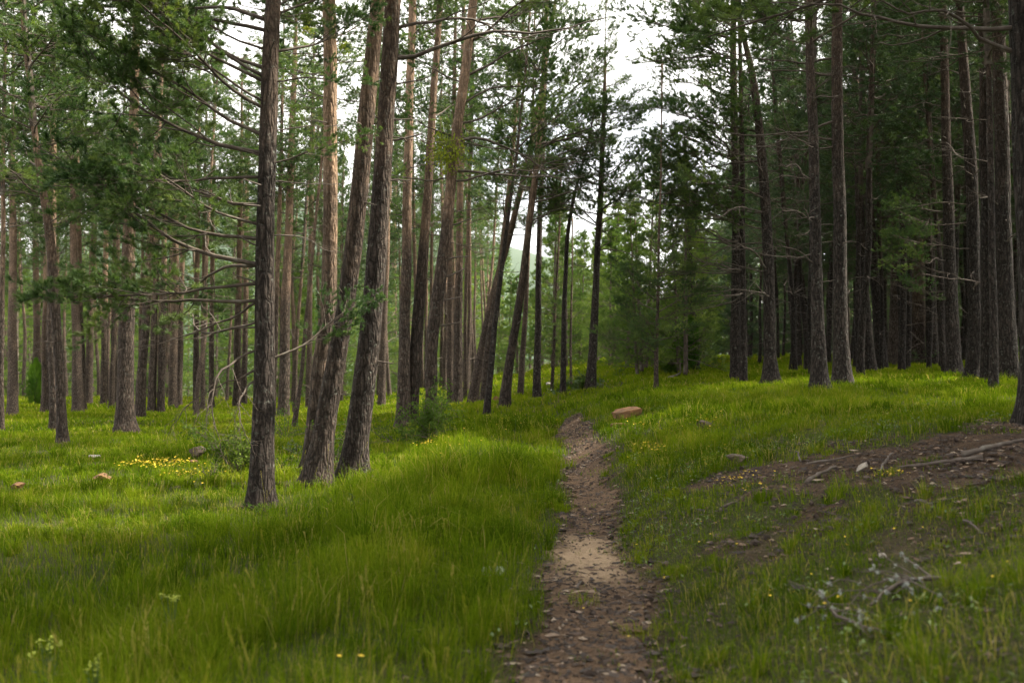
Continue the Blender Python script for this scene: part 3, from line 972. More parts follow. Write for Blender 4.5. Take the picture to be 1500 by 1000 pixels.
whorls(T16, zpx(T16, 280), zpx(T16, -20), 0.6, 3, 15, 150, 2.8, 2.2, LIVE, (0.02, 0.3))
whorls(T16, zpx(T16, -20), 16.8, 0.5, 3, 0, 180, 2.0, 0.7, LIVE, (0.1, 0.5))
whorls(T18, zpx(T18, 300), zpx(T18, 170), 0.8, 2, 0, 100, 1.6, 2.0, DEAD, (0.0, 0.25))
whorls(T18, zpx(T18, 250), 15.8, 0.75, 2, 0, 180, 2.4, 0.8, LIVE, (0.05, 0.4))
whorls(T20, zpx(T20, 330), 9.3, 0.6, 2, 0, 180, 0.9, 0.7, LIVE, (0.0, 0.4), 0.3)
whorls(T22, zpx(T22, 400), zpx(T22, 250), 0.7, 2, 20, 120, 1.7, 2.2, DEAD, (-0.15, 0.2))
whorls(T22, zpx(T22, 330), zpx(T22, 90), 0.42, 4, 0, 180, 2.4, 0.9, LIVE, (0.0, 0.35))
whorls(T22, zpx(T22, 90), 12.5, 0.3, 3, 0, 180, 0.8, 0.35, LIVE, (0.2, 0.7))
whorls(T23, zpx(T23, 520), 8.8, 0.42, 3, 0, 180, 1.5, 0.5, LIVE, (0.0, 0.35))
whorls(T19, zpx(T19, 450), 7.8, 0.6, 2, 0, 180, 0.8, 0.4, LIVE, (0.0, 0.35))
whorls(T21, zpx(T21, 500), 5.9, 0.5, 2, 0, 180, 0.7, 0.3, LIVE, (0.0, 0.35))
for T in (T27, T28, T29):
    whorls(T, zpx(T, 330), zpx(T, 30), 0.9, 2, 185, 60, 2.7, 2.3, LIVE, (0.0, 0.2))
    whorls(T, zpx(T, 430), zpx(T, 250), 0.8, 2, 185, 80, 2.2, 2.6, DEAD, (-0.1, 0.2))
    whorls(T, zpx(T, 30), T.P[-1, 2] - 0.3, 0.7, 2, 180, 180, 2.2, 0.8, LIVE, (0.0, 0.4))
for y, az, L, el in ((178, 184, 3.3, -0.15), (205, 176, 2.8, -0.25), (215, 195, 2.3, -0.05), (110, 180, 2.8, 0.05), (330, 185, 1.5, -0.1), (85, 170, 3.0, 0.1)):
    b_(T31, zpx(T31, y), az, L, el, DEAD)
for y, az, L, el in ((60, 182, 3.6, 0.0), (20, 176, 3.4, 0.05), (90, 190, 3.0, -0.05), (-30, 184, 3.8, -0.1)):
    b_(T29, zpx(T29, y), az, L, el, LIVE)
for y, az, L, el in ((300, 182, 3.6, 0.05), (230, 178, 3.8, 0.1)):
    b_(T27, zpx(T27, y), az, L, el, DEAD)
for y, az, L, el in ((10, 185, 3.2, 0.0), (-20, 200, 3.0, -0.1), (-30, 165, 3.4, 0.05), (-50, 190, 3.0, 0.1), (-40, 230, 2.6, 0.0)):
    b_(T31, zpx(T31, y), az, L, el, LIVE)
whorls(T30, zpx(T30, 380), zpx(T30, 120), 0.9, 2, 190, 90, 1.6, 2.0, DEAD, (-0.2, 0.2))
whorls(T30, zpx(T30, 60), 9, 0.6, 3, 180, 160, 2.6, 2.8, LIVE, (0.0, 0.3))
whorls(T31, zpx(T31, -60), 9.5, 0.6, 3, 180, 160, 2.8, 2.6, LIVE, (0.0, 0.3))
for T in (T35, T36, T39, T42, T34):
    whorls(T, zpx(T, 420), zpx(T, 60), 1.0, 1, 190, 100, 1.6, 2.4, DEAD, (-0.1, 0.3))
b_(T35, zpx(T35, 400), 195, 2.2, 0.0, LIVE, 1)
b_(T35, zpx(T35, 440), 185, 1.8, 0.0, LIVE, 5)
b_(T35, zpx(T35, 360), 190, 2.4, -0.05, LIVE, 2)
b_(T35, zpx(T35, 330), 170, 1.8, 0.0, LIVE, 4)
b_(T35, zpx(T35, 270), 200, 1.7, 0.05, LIVE, 0)
b_(T36, zpx(T36, 300), 185, 2.2, 0.0, LIVE, 3)
b_(T40, zpx(T40, 40), 184, 2.6, 0.1, DEAD, 1)
b_(T40, zpx(T40, 75), 176, 2.2, 0.2, DEAD, 3)
b_(T40, zpx(T40, -60), 190, 3.2, -0.15, LIVE, 3)
b_(T40, zpx(T40, -100), 175, 3.4, -0.05, LIVE, 1)
whorls(T40, zpx(T40, -130), 9.0, 0.6, 3, 180, 180, 2.6, 3.2, LIVE, (-0.1, 0.3))
for k_ in ('T5', 'T6', 'T11', 'T13', 'T14', 'T15', 'T17', 'L1', 'L2', 'L3', 'L12', 'L23', 'L8', 'T32', 'T33', 'T41'):
    T = HERO[k_]
    whorls(T, zpx(T, 470), zpx(T, 180), 1.3, 1, 0, 180, 1.0, 1.8, DEAD, (-0.25, 0.2), 0.15)
    whorls(T, zpx(T, 330), T.P[-1, 2] * 0.6, 1.0, 2, 90, 180, 1.5, 2.2, LIVE, (-0.1, 0.3), 0.3)
for k_ in ('L1', 'L2', 'L8', 'L9', 'L1b', 'L12'):
    T = HERO[k_]
    whorls(T, zpx(T, 330), zpx(T, -30), 0.75, 2, 90, 180, 1.8, 2.6, LIVE, (-0.15, 0.3), 0.1)
for k_ in ('L3', 'L5', 'L7', 'L13', 'L15', 'L20', 'L23', 'L25'):
    T = HERO[k_]
    whorls(T, zpx(T, 300), zpx(T, 60), 0.9, 2, 90, 180, 1.8, 2.4, LIVE, (-0.15, 0.3), 0.1)
whorls(T1, zpx(T1, 210), zpx(T1, -60), 0.4, 1, 172, 70, 2.2, 2.8, LIVE, (0.0, 0.3), 0.1)

for k_ in HERO:
    if k_ in ('T1', 'T2', 'T3', 'T4', 'T5', 'T7', 'T13', 'T16', 'T22', 'T29', 'T30', 'T31', 'T35', 'T36', 'T39', 'T40', 'L1', 'L2', 'L8', 'L23'):
        knots(HERO[k_], 7)

FEET += [(T.base[0], T.base[1], float(T.r[2]) + 0.05) for T in HERO.values() if T.base[1] < 36]

# ------------------------------------------------------------------ ground
def axis(fine0, fine1, step, lo, hi, g):
    a = list(np.arange(fine0, fine1, step))
    s = step
    while a[-1] < hi:
        s *= g
        a.append(a[-1] + s)
    s = step
    while a[0] > lo:
        s *= g
        a.insert(0, a[0] - s)
    return np.array(a)


gx = axis(-4, 7, 0.085, -420, 420, 1.045)
gy = axis(2, 16, 0.1, -60, 700, 1.03)
GX, GY = np.meshgrid(gx, gy)
GZ = hgt(GX, GY) + bank_mask(GX, GY) * (0.05 * noise2(GX * 3.1, GY * 3.1, 60) + 0.03 * noise2(GX * 7.5, GY * 7.5, 61))
nx, ny = len(gx), len(gy)
ii = (np.arange(ny - 1)[:, None] * nx + np.arange(nx - 1)[None, :]).ravel()
B = MB()
B.add(np.stack([GX, GY, GZ], -1).reshape(-1, 3), F4=np.stack([ii, ii + 1, ii + nx + 1, ii + nx], 1))
gme = B.mesh('ground', [M_GROUND])
SANDP = ground_at(868, 822)


def sand_mask(X, Y):
    return sstep(1.2, 0.35, np.hypot((X - SANDP[0]) / 0.42, (Y - SANDP[1]) / 1.1) + 0.35 * noise2(X * 4, Y * 4, 9)) * 0.8


for nm, vals in (('soil', soil(GX, GY)), ('sand', sand_mask(GX, GY))):
    a = gme.attributes.new(nm, 'FLOAT', 'POINT')
    a.data.foreach_set('value', vals.ravel().astype(np.float32))
ground = kind(obj('ground', gme), 'structure')

# the trodden path: a sheet just above the ground with a ragged edge
pys = np.arange(-2.5, PATH[-1, 1] - 0.4, 0.07)
us = np.linspace(-1.25, 1.25, 41)
PX = np.interp(pys, _ty, PLX)[:, None] + us[None, :] * np.interp(pys, _ty, PLW)[:, None]
PY = np.broadcast_to(pys[:, None], PX.shape)
PZ = hgt(PX, PY) + 0.012 + 0.012 * np.maximum(noise2(PX * 7, PY * 7, 12), 0)
pm = path_mask(PX, PY)
nu = len(us)
ii = (np.arange(len(pys) - 1)[:, None] * nu + np.arange(nu - 1)[None, :]).ravel()
q = np.stack([ii, ii + 1, ii + nu + 1, ii + nu], 1)
q = q[pm.ravel()[q].mean(1) > 0.8]
used = np.unique(q)
remap = np.zeros(pm.size, int)
remap[used] = np.arange(len(used))
B = MB()
B.add(np.stack([PX, PY, PZ], -1).reshape(-1, 3)[used], F4=remap[q])
pme = B.mesh('path', [M_PATH])
a = pme.attributes.new('sand', 'FLOAT', 'POINT')
a.data.foreach_set('value', sand_mask(PX, PY).ravel()[used].astype(np.float32))
kind(obj('path', pme), 'structure')

# --- the rest of the wood: copies of a few trees
FT = []
for i in range(5):
    rg = np.random.default_rng(600 + i)
    z = np.arange(0, 17.2, 0.4)
    P = np.stack([0.10 * noise2(z * 0.25, i * 9.1, 1) * np.minimum(z, 2), 0.10 * noise2(z * 0.25, i * 9.1, 2) * np.minimum(z, 2), z], 1)
    P[:, :2] -= P[0, :2]
    r = np.interp(z, [0, 3, 9, 17], [0.12, 0.10, 0.07, 0.022])
    tm = trunk_mesh(P, r, 10, 0.05, i * 5.0)
    for q in range(9):
        zz = rg.uniform(1.8, 8.5)
        k = int(zz / 0.4)
        W, *_x = gen_branch(rg, rg.uniform(0.7, 1.9), False, 0.3, 0.3, 0.1, 0.2, 3)
        M = rotm(rg.uniform(0, 6.28), rg.uniform(-0.35, 0.25), 0)
        V_, F3_, F4_, _a, _b = W.arrays()
        tm.add(V_ @ M.T + P[k], F4=F4_, m=1)
    FT.append((tm, P))
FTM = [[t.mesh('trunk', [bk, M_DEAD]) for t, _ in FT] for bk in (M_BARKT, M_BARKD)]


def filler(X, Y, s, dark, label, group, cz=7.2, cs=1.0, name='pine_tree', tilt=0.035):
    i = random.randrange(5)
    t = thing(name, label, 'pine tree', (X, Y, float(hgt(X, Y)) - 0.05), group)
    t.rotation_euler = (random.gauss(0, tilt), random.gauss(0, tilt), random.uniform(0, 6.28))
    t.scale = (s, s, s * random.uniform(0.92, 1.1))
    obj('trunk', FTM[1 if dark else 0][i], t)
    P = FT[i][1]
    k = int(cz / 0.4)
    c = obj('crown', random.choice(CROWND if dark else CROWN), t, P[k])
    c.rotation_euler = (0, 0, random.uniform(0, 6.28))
    c.scale = (cs, cs, (17 - cz) / 10)
    return t


taken = [T.base[:2] for T in HERO.values()]


def free(X, Y, d):
    for p in taken:
        if (p[0] - X) ** 2 + (p[1] - Y) ** 2 < d * d:
            return False
    return True


def scatter(n, x0, x1, y0, y1, d, ok, make):
    c = 0
    for _ in range(n * 60):
        if c >= n:
            break
        Y = y0 + (y1 - y0) * random.random() ** 0.8
        u = random.uniform(x0, x1)
        X = (u - 750) / FPX * Y
        if ok(u, Y) and free(X, Y, d):
            taken.append((X, Y))
            make(X, Y)
            c += 1


scatter(66, -260, 560, 36, 68, 2.2, lambda u, Y: True,
        lambda X, Y: filler(X, Y, random.uniform(0.8, 1.1), False, 'slim straight pine in the open wood beyond the meadow', 'pines of the open wood beyond the meadow', random.uniform(6.2, 8.2), random.uniform(0.75, 1.0)))
scatter(32, 530, 715, 40, 72, 1.9, lambda u, Y: True,
        lambda X, Y: filler(X, Y, random.uniform(0.75, 1.0), False, 'slim reddish pine in the crowded row behind the crossing leaning pines', 'pines crowded behind the crossing leaning pines', random.uniform(7.5, 9), random.uniform(0.6, 0.8)))
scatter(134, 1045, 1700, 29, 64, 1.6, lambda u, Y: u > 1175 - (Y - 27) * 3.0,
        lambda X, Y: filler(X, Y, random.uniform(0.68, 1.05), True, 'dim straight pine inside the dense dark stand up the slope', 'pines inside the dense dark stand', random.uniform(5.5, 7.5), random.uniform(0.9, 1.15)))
def outside(n, label, group, x0, x1):  # scatters further unseen pines, added only to shade the view
    c = 0
    for _ in range(4000):
        X, Y = random.uniform(x0, x1), random.uniform(-17, 15)
        if c < n and abs(X) > 0.62 * max(Y, 0) + 2.2 and free(X, Y, 2.9):
            taken.append((X, Y))
            filler(X, Y, random.uniform(0.9, 1.1), X > 0, label, group, random.uniform(5.5, 6.5), 1.25)
            c += 1


# unseen pines added outside the view to shade the foreground
for X, Y in ((7.4, 9.5), (8.6, 11.5), (10.2, 9.2), (14, 13), (11, 15.5), (17, 18), (15, 10), (18, 23), (13, 5), (5.5, -3), (-5.5, -2), (8, -6), (-9, -5), (1.5, -7), (-2.5, -9), (-8, 1), (7.5, 3), (4, -11), (-14, -3), (14, -2), (-6, -14), (9, -13), (10.5, 13), (12, 17.5), (14, 21), (9.0, 7.5), (12.5, 9), (16, 14), (10, 2), (-13, 12), (-11, 17), (-15, 22), (-10, 5)):
    filler(X, Y, 1.0, X > 0, 'tall unseen pine added beside the path for shade' if X > 0 else 'tall unseen pine added beside the meadow for shade',
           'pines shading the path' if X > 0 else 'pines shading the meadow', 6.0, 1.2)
    taken.append((X, Y))

outside(16, 'tall unseen pine added beside the path for shade', 'pines shading the path', 1, 17)
outside(14, 'tall unseen pine added beside the meadow for shade', 'pines shading the meadow', -17, -1)


YOUNGD = []
for i in range(2):
    YOUNGD.append(crown_mesh(460 + i, H=7.0, Lmax=1.75, whorl=0.42, nper=4, per=13, wd=0.014, ln=0.10, shape=0.9, el0=0.05, mats=(M_TWIG, M_NEEDLED), gap=0.1, low=0.8, dense=1.2))


def young(X, Y, s, label, group, sq=1.0):
    t = thing('young_pine', label, 'young pine', (X, Y, float(hgt(X, Y)) - 0.03), group)
    t.rotation_euler = (random.gauss(0, 0.03), random.gauss(0, 0.03), random.uniform(0, 6.28))
    t.scale = (s * sq, s * sq, s)
    obj('trunk', YT, t)
    c = obj('crown', random.choice(YOUNGD if 'dim' in label else YOUNG), t, (0, 0, 0.45))


z = np.arange(0, 7.1, 0.35)
YT = trunk_mesh(np.stack([z * 0, z * 0, z], 1), np.interp(z, [0, 7], [0.06, 0.012]), 8, 0.05, 3).mesh('trunk', [M_BARKT])
scatter(20, 890, 1050, 34, 60, 1.5, lambda u, Y: True,
        lambda X, Y: young(X, Y, random.uniform(0.8, 1.25), 'bushy young pine in the thicket at the head of the path', 'young pines in the thicket at the head of the path'))
scatter(16, 790, 930, 58, 90, 1.8, lambda u, Y: True,
        lambda X, Y: young(X, Y, random.uniform(1.1, 1.75), 'pale young pine far along the path under the sky gap', 'young pines far under the sky gap'))
scatter(44, -250, 760, 62, 95, 2.2, lambda u, Y: True,
        lambda X, Y: young(X, Y, random.uniform(1.0, 1.7), 'leafy young pine far behind the open wood', 'young pines far behind the open wood', 1.25))
scatter(60, 1050, 1750, 44, 80, 1.8, lambda u, Y: True,
        lambda X, Y: young(X, Y, random.uniform(1.0, 1.5), 'dim young pine deep behind the dark stand', 'young pines deep behind the dark stand', 1.2))

# far wood that reads as one mass
B = MB()
rg = np.random.default_rng(77)
for i in range(300):
    Y = rg.uniform(95, 170)
    u = rg.uniform(-400, 1900)
    X = (u - 750) / FPX * Y
    if 780 < u < 1000 and Y < 125:
        continue
    H_ = rg.uniform(12, 19) if not 740 < u < 1010 else rg.uniform(6, 9)
    n_ = 900
    f = rg.random(n_) ** 0.8
    a = rg.random(n_) * 6.283
    rr = (1 - f) ** 0.7 * rg.uniform(0.3, 1.0, n_) * 3.2 + 0.1
    P = np.stack([X + np.cos(a) * rr, Y + np.sin(a) * rr, float(hgt(X, Y)) + 0.3 + f * H_], 1)
    D = np.stack([np.cos(a), np.sin(a), 0.3 + 0 * a], 1)
    D /= np.linalg.norm(D, axis=1)[:, None]
    V, T3 = needles(P, D, np.full(n_, 0.3), 3, 0.6, 0.11, rg, 1.1)
    B.add(V, F3=T3)
    V, F = tube(np.array([[X, Y, float(hgt(X, Y)) - 0.2], [X, Y, float(hgt(X, Y)) + H_]]), [0.17, 0.05], 5)
    B.add(V, F4=F, m=1)
fw = obj('far_forest', B.mesh('far_forest', [M_NEEDLE, M_BARKT], False))
kind(fw, 'stuff')
# ------------------------------------------------------------------ grass, herbs, litter
def pathx(Y):
    return np.interp(Y, _ty, PLX)


def grass_height(X, Y):
    rel = X - pathx(Y)
    bankside = np.exp(-((rel + 1.9) / 1.5) ** 2) * sstep(24, 12, Y)
    lft = 0.20 + 0.17 * bankside
    rgt = 0.145 + 0.07 * sstep(11, 17, Y)
    h = np.where(rel < 0, lft, rgt)
    h = rgt + (lft - rgt) * sstep(0.2, -0.7, rel)
    h = h * (0.85 + 0.55 * noise2(X * 0.9, Y * 0.9, 30) + 0.25 * noise2(X * 3, Y * 3, 31))
    return np.maximum(h * (1 - 0.55 * soil(X, Y)), 0.035)


def blades(X, Y, hf, wd, rg, B, ang=None, toff=0.0, hm=1.0):
    n = len(X)
    Z = hgt(X, Y) - 0.01
    cl = noise2(X * 2.6, Y * 2.6, 33)
    H = grass_height(X, Y) * hf * rg.uniform(0.55, 1.25, n)
    an = 3.1 * noise2(X * 0.8, Y * 0.8, 34) + rg.normal(0, 1.3, n) + 2.6
    H = H * hm
    if ang is not None:
        an = ang + rg.normal(0, 0.35, n)
    le = np.clip(rg.normal(0.55, 0.3, n), 0.02, 1.3)
    fx, fy = np.cos(an) * le * H, np.sin(an) * le * H
    sa = an + 1.57 + rg.normal(0, 0.6, n)
    W = wd * rg.uniform(0.6, 1.4, n)
    sx, sy = np.cos(sa) * W / 2, np.sin(sa) * W / 2
    p1x, p1y, p1z = X + fx * 0.28, Y + fy * 0.28, Z + H * 0.58
    H = H * np.where(rg.random(n) < 0.06, 1.45, 1.0) * (0.8 + 0.5 * np.clip(noise2(X * 1.7, Y * 1.7, 45), -0.6, 0.8))
    droop = np.where(rg.random(n) < 0.35, rg.uniform(0.7, 0.95, n), rg.uniform(0.93, 1.05, n))
    V = np.stack([X - sx, Y - sy, Z, X + sx, Y + sy, Z, p1x + sx * 0.8, p1y + sy * 0.8, p1z, p1x - sx * 0.8, p1y - sy * 0.8, p1z,
                  X + fx, Y + fy, Z + H * droop * np.sqrt(np.maximum(1 - 0.25 * le ** 2, 0.3))], 1).reshape(-1, 3)
    i = np.arange(n)[:, None] * 5
    big = noise2(X * 0.35, Y * 0.35, 35)
    tint = 0.36 + 0.20 * big + 0.17 * cl + 0.16 * noise2(X * 1.1, Y * 1.1, 44) + rg.normal(0, 0.12, n)
    tint = tint + 0.10 * sstep(20, 34, Y) + toff
    straw = rg.random(n) < 0.04 + 0.10 * (X > pathx(Y)) * sstep(15, 10, Y) * sstep(-0.4, 0.3, noise2(X * 1.6, Y * 1.6, 37)) + 0.07 * sstep(-0.1, 0.5, noise2(X * 0.9, Y * 0.9, 36)) + 0.12 * sstep(0.1, 0.5, noise2(X * 2.2, Y * 2.2, 46))
    tint = np.where(straw, rg.uniform(0.8, 1.0, n), np.clip(tint, 0.02, 0.8))
    B.add(V, F3=i + np.array([[3, 2, 4]]), F4=i + np.array([[0, 1, 2, 3]]), attr=np.repeat(tint, 5))


B = MB()
rg = np.random.default_rng(900)
ZONES = [(1.0, 8, 2500, 0.0042, 1.0), (8, 14, 1700, 0.0058, 1.0), (14, 25, 720, 0.010, 1.0), (25, 45, 190, 0.026, 1.0), (45, 80, 60, 0.055, 1.1)]
for y0, y1, dn, wd, hf in ZONES:
    xa, xb = -0.82 * y1 - 0.6, 0.82 * y1 + 0.6
    n = int((y1 - y0) * (xb - xa) * dn)
    Y = rg.uniform(y0, y1, n)
    X = rg.uniform(xa, xb, n)
    k = np.abs(X) < 0.72 * Y + 1.0
    X, Y = X[k], Y[k]
    s_ = soil(X, Y)
    tuft = sstep(0.15, 0.5, noise2(X * 5.2, Y * 5.2, 39))
    pk = 1 - sstep(0.05, 0.85, s_) * (0.985 - 0.33 * tuft)
    rel = X - pathx(Y)
    thin = sstep(0.2, 0.8, rel) * sstep(15, 10, Y) * sstep(-0.35, 0.25, noise2(X * 1.6, Y * 1.6, 37))
    pk *= 1 - 0.55 * thin
    pk *= np.clip(0.78 + 0.5 * noise2(X * 3.4, Y * 3.4, 38), 0.35, 1)
    k = rg.random(len(X)) < pk
    X, Y = X[k], Y[k]
    if y1 <= 25:
        # part of the blades stand in tussocks and fall outwards from them
        m = rg.random(len(X)) < 0.45
        blades(X[~m], Y[~m], hf, wd, rg, B)
        X, Y = X[m], Y[m]
        per = 70 if y1 <= 14 else 45
        nc = max(len(X) // per, 1)
        ci = rg.integers(nc, size=len(X))
        rad = rg.uniform(0.03, 0.13, nc)[ci] * (1.0 if y1 <= 14 else 1.3)
        a_ = rg.uniform(0, 6.283, len(X))
        rr = rad * np.sqrt(rg.random(len(X)))
        cx, cy = X[:nc][ci], Y[:nc][ci]
        blades(cx + np.cos(a_) * rr, cy + np.sin(a_) * rr, hf, wd, rg, B, a_, rg.normal(0, 0.13, nc)[ci], rg.uniform(0.8, 1.5, nc)[ci])
    else:
        blades(X, Y, hf, wd, rg, B)
n = 130000
Y = rg.uniform(2.2, 16, n)
X = pathx(Y) + rg.uniform(-0.9, 1, n) * 0.4 + rg.random(n) ** 1.2 * (1.5 + 0.55 * Y)
k = rg.random(n) < 0.85 - 0.8 * soil(X, Y)
blades(X[k], Y[k], 0.5, 0.0042, rg, B, None, -0.06, 0.7)
kind(obj('grass', B.mesh('grass', [M_GRASS], False)), 'stuff')

# seed heads on tall pale stalks
B = MB()
n = 1300
Y = rg.uniform(3.5, 20, n)
X = rg.uniform(-0.7, 0.35, n) * Y
k = (X < pathx(Y) - 0.5) & (noise2(X * 0.8, Y * 0.8, 52) > -0.05)
for x, y in zip(X[k], Y[k]):
    h_ = rg.uniform(0.32, 0.62)
    a = rg.uniform(0, 6.28)
    le = rg.uniform(0.05, 0.35) * h_
    p0 = np.array([x, y, float(hgt(x, y))])
    P = p0 + np.array([[0, 0, 0], [math.cos(a) * le * .3, math.sin(a) * le * .3, h_ * .6], [math.cos(a) * le, math.sin(a) * le, h_]])
    V, F = tube(P, [0.0016, 0.0013, 0.0009], 3)
    B.add(V, F4=F, attr=0.85)
    m_ = 9
    d = P[2] - P[1]
    d /= np.linalg.norm(d)
    V, T3 = needles(np.repeat(P[2:3] - d * 0.07, m_, 0), np.repeat(d[None], m_, 0), np.full(m_, 0.09), 2, 0.022, 0.004, rg, 0.5)
    B.add(V, F3=T3, attr=rg.uniform(0.8, 1.0))
kind(obj('grass_seed_heads', B.mesh('grass_seed_heads', [M_GRASS], False)), 'stuff')

# low broad leaves by the path and on the slope
B = MB()
n = 60000
Y = rg.uniform(2.5, 24, n)
X = pathx(Y) + rg.uniform(-1.6, 6.5, n)
d = soil(X, Y)
rel = X - pathx(Y)
cl = noise2(X * 1.9, Y * 1.9, 40)
k = (rg.random(n) < np.where(rel < 0, sstep(-0.75, -0.3, rel) * 0.7, 0.75) * sstep(-0.15, 0.45, cl)) & (d < rg.uniform(0.1, 0.9, n))
X, Y = X[k], Y[k]
n = len(X)
a = rg.uniform(0, 6.28, n)
L = rg.uniform(0.018, 0.045, n)
W = L * rg.uniform(0.35, 0.6, n)
up = rg.uniform(0.1, 0.75, n)
Z = hgt(X, Y) + rg.uniform(0.01, 0.09, n)
cx, cy = np.cos(a), np.sin(a)
V = np.stack([X, Y, Z, X + cx * L * .5 - cy * W * .5, Y + cy * L * .5 + cx * W * .5, Z + up * L * .5, X + cx * L, Y + cy * L, Z + up * L * .8,
              X + cx * L * .5 + cy * W * .5, Y + cy * L * .5 - cx * W * .5, Z + up * L * .5], 1).reshape(-1, 3)
B.add(V, F4=np.arange(n * 4).reshape(-1, 4), attr=np.repeat(np.clip(rg.normal(0.5, 0.2, n) + 0.25 * noise2(X, Y, 41), 0, 1), 4))
kind(obj('low_herbs', B.mesh('low_herbs', [M_HERB], False)), 'stuff')

# bark flakes, twig bits and scales on the bare soil
M_LIT, n_, b_n = mat('forest_litter')
at_ = N(n_, 'ShaderNodeAttribute', attribute_name='tint')
n_.links.new(ramp(n_, at_.outputs['Fac'], [(0.0, (0.022, 0.016, 0.013)), (0.5, (0.06, 0.04, 0.03)), (0.8, (0.13, 0.08, 0.05)), (1.0, (0.30, 0.24, 0.18))]), b_n.inputs['Base Color'])
b_n.inputs['Roughness'].default_value = 0.9
B = MB()
n = 150000
Y = rg.uniform(2.5, 26, n) ** 1.0
X = pathx(Y) + rg.uniform(-1.2, 7.5, n)
k = rg.random(n) < np.clip((soil(X, Y) * 0.55 * (0.35 + 0.9 * sstep(-0.2, 0.3, noise2(X * 1.3, Y * 1.3, 50))) + 0.03) * (1 - 0.9 * sand_mask(X, Y)) + 0.10 * sstep(0.1, 0.5, noise2(X * 1.6, Y * 1.6, 37)) * (X > pathx(Y)), 0, 1)
X, Y = X[k], Y[k]
n = len(X)
a = rg.uniform(0, 6.28, n)
L = rg.uniform(0.008, 0.035, n) * np.where(rg.random(n) < 0.15, 2.0, 1.0)
W = L * rg.uniform(0.12, 0.7, n)
Z = hgt(X, Y) + 0.014
cx, cy = np.cos(a), np.sin(a)
t1, t2 = rg.uniform(-0.004, 0.015, n), rg.uniform(-0.004, 0.015, n)
V = np.stack([X - cy * W, Y + cx * W, Z, X + cx * L, Y + cy * L, Z + t1, X + cy * W, Y - cx * W, Z + 0.004, X - cx * L, Y - cy * L, Z + t2, X, Y, Z + 0.012], 1).reshape(-1, 3)
i = np.arange(n)[:, None] * 5
F3 = np.concatenate([i + np.array([[0, 4, 1]]), i + np.array([[1, 4, 2]]), i + np.array([[2, 4, 3]]), i + np.array([[3, 4, 0]])])
B.add(V, F3=F3, attr=np.repeat(np.clip(rg.random(n) ** 2.2, 0, 1), 5))
n = 60000
Y = rg.uniform(2.5, 18, n)
X = pathx(Y) + rg.uniform(-0.5, 0.3, n) + rg.random(n) * (1.0 + 0.6 * Y)
k = rg.random(n) < 0.25 + 0.6 * sstep(-0.2, 0.4, noise2(X * 1.6, Y * 1.6, 37)) - 0.3 * sand_mask(X, Y)
X, Y = X[k], Y[k]
n = len(X)
a = rg.uniform(0, 6.28, n)
L = rg.uniform(0.02, 0.06, n)
W = rg.uniform(0.0012, 0.003, n)
Z = hgt(X, Y) + rg.uniform(0.015, 0.035, n)
cx, cy = np.cos(a), np.sin(a)
V = np.stack([X - cy * W, Y + cx * W, Z, X + cy * W, Y - cx * W, Z, X + cx * L, Y + cy * L, Z + rg.uniform(-0.01, 0.02, n)], 1).reshape(-1, 3)
B.add(V, F3=np.arange(n * 3).reshape(-1, 3), attr=np.repeat(rg.uniform(0.2, 0.95, n), 3))
kind(obj('forest_litter', B.mesh('forest_litter', [M_LIT], False)), 'stuff')


# ------------------------------------------------------------------ flowers
def flower_head(B, c, r, m, rg, petals=5):
    a0 = rg.random() * 6.28
    tx, ty = rg.normal(0, 0.25, 2)
    for k in range(petals):
        a = a0 + k * 6.283 / petals
        ca, sa = math.cos(a), math.sin(a)
        q = np.array([[0, 0, 0], [ca * r * .7 - sa * r * .42, sa * r * .7 + ca * r * .42, r * .35], [ca * r, sa * r, r * .5], [ca * r * .7 + sa * r * .42, sa * r * .7 - ca * r * .42, r * .35]])
        q[:, 2] += q[:, 0] * tx + q[:, 1] * ty
        B.add(q + c, F4=[[0, 1, 2, 3]], m=m)


def flower_patch(x, y, wx, wy, n, label, r=0.012, hmul=1.0):
    rg = np.random.default_rng(int(x * 7 + y))
    B = MB()
    for _ in range(n):
        g = ground_at(x + rg.normal(0, wx), y + rg.normal(0, wy))
        c = np.array([g[0], g[1], float(hgt(g[0], g[1])) + float(grass_height(g[0], g[1])) * rg.uniform(0.75, 1.05) * hmul])
        flower_head(B, c, r * rg.uniform(0.7, 1.3), 0, rg)
    o = kind(obj('flower_patch', B.mesh('flower_patch', [M_YEL], False)), 'stuff')
    o['label'] = label
    return o


flower_patch(238, 685, 24, 3.0, 150, 'dense yellow flower patch in the meadow', 0.018, 0.8)
flower_patch(205, 691, 16, 2.0, 45, 'thin yellow flower streak in the meadow', 0.018)
flower_patch(275, 708, 22, 5, 40, 'loose yellow flowers before the dense meadow patch', 0.014)
flower_patch(958, 671, 12, 2.6, 34, 'yellow flower patch in the short grass past the path', 0.014)
flower_patch(930, 632, 10, 1.8, 14, 'yellow flowers in front of the flat red rock', 0.016)
flower_patch(1040, 630, 14, 4, 26, 'yellow flowers on the upper slope', 0.014)
flower_patch(1090, 716, 22, 9, 60, 'yellow flowers along the edge of the dirt bank', 0.010)
flower_patch(1305, 705, 18, 3, 26, 'yellow flowers beside the pale stone', 0.009)
flower_patch(625, 665, 10, 2.0, 34, 'yellow flowers on top of the grassy bank', 0.012)
flower_patch(1000, 650, 60, 26, 60, 'scattered yellow flowers across the short grass of the slope', 0.009)
flower_patch(1180, 800, 150, 70, 40, 'sparse yellow flowers on the near slope', 0.008)
flower_patch(745, 622, 40, 8, 40, 'scattered yellow flowers in the tall grass where the path bends', 0.010)

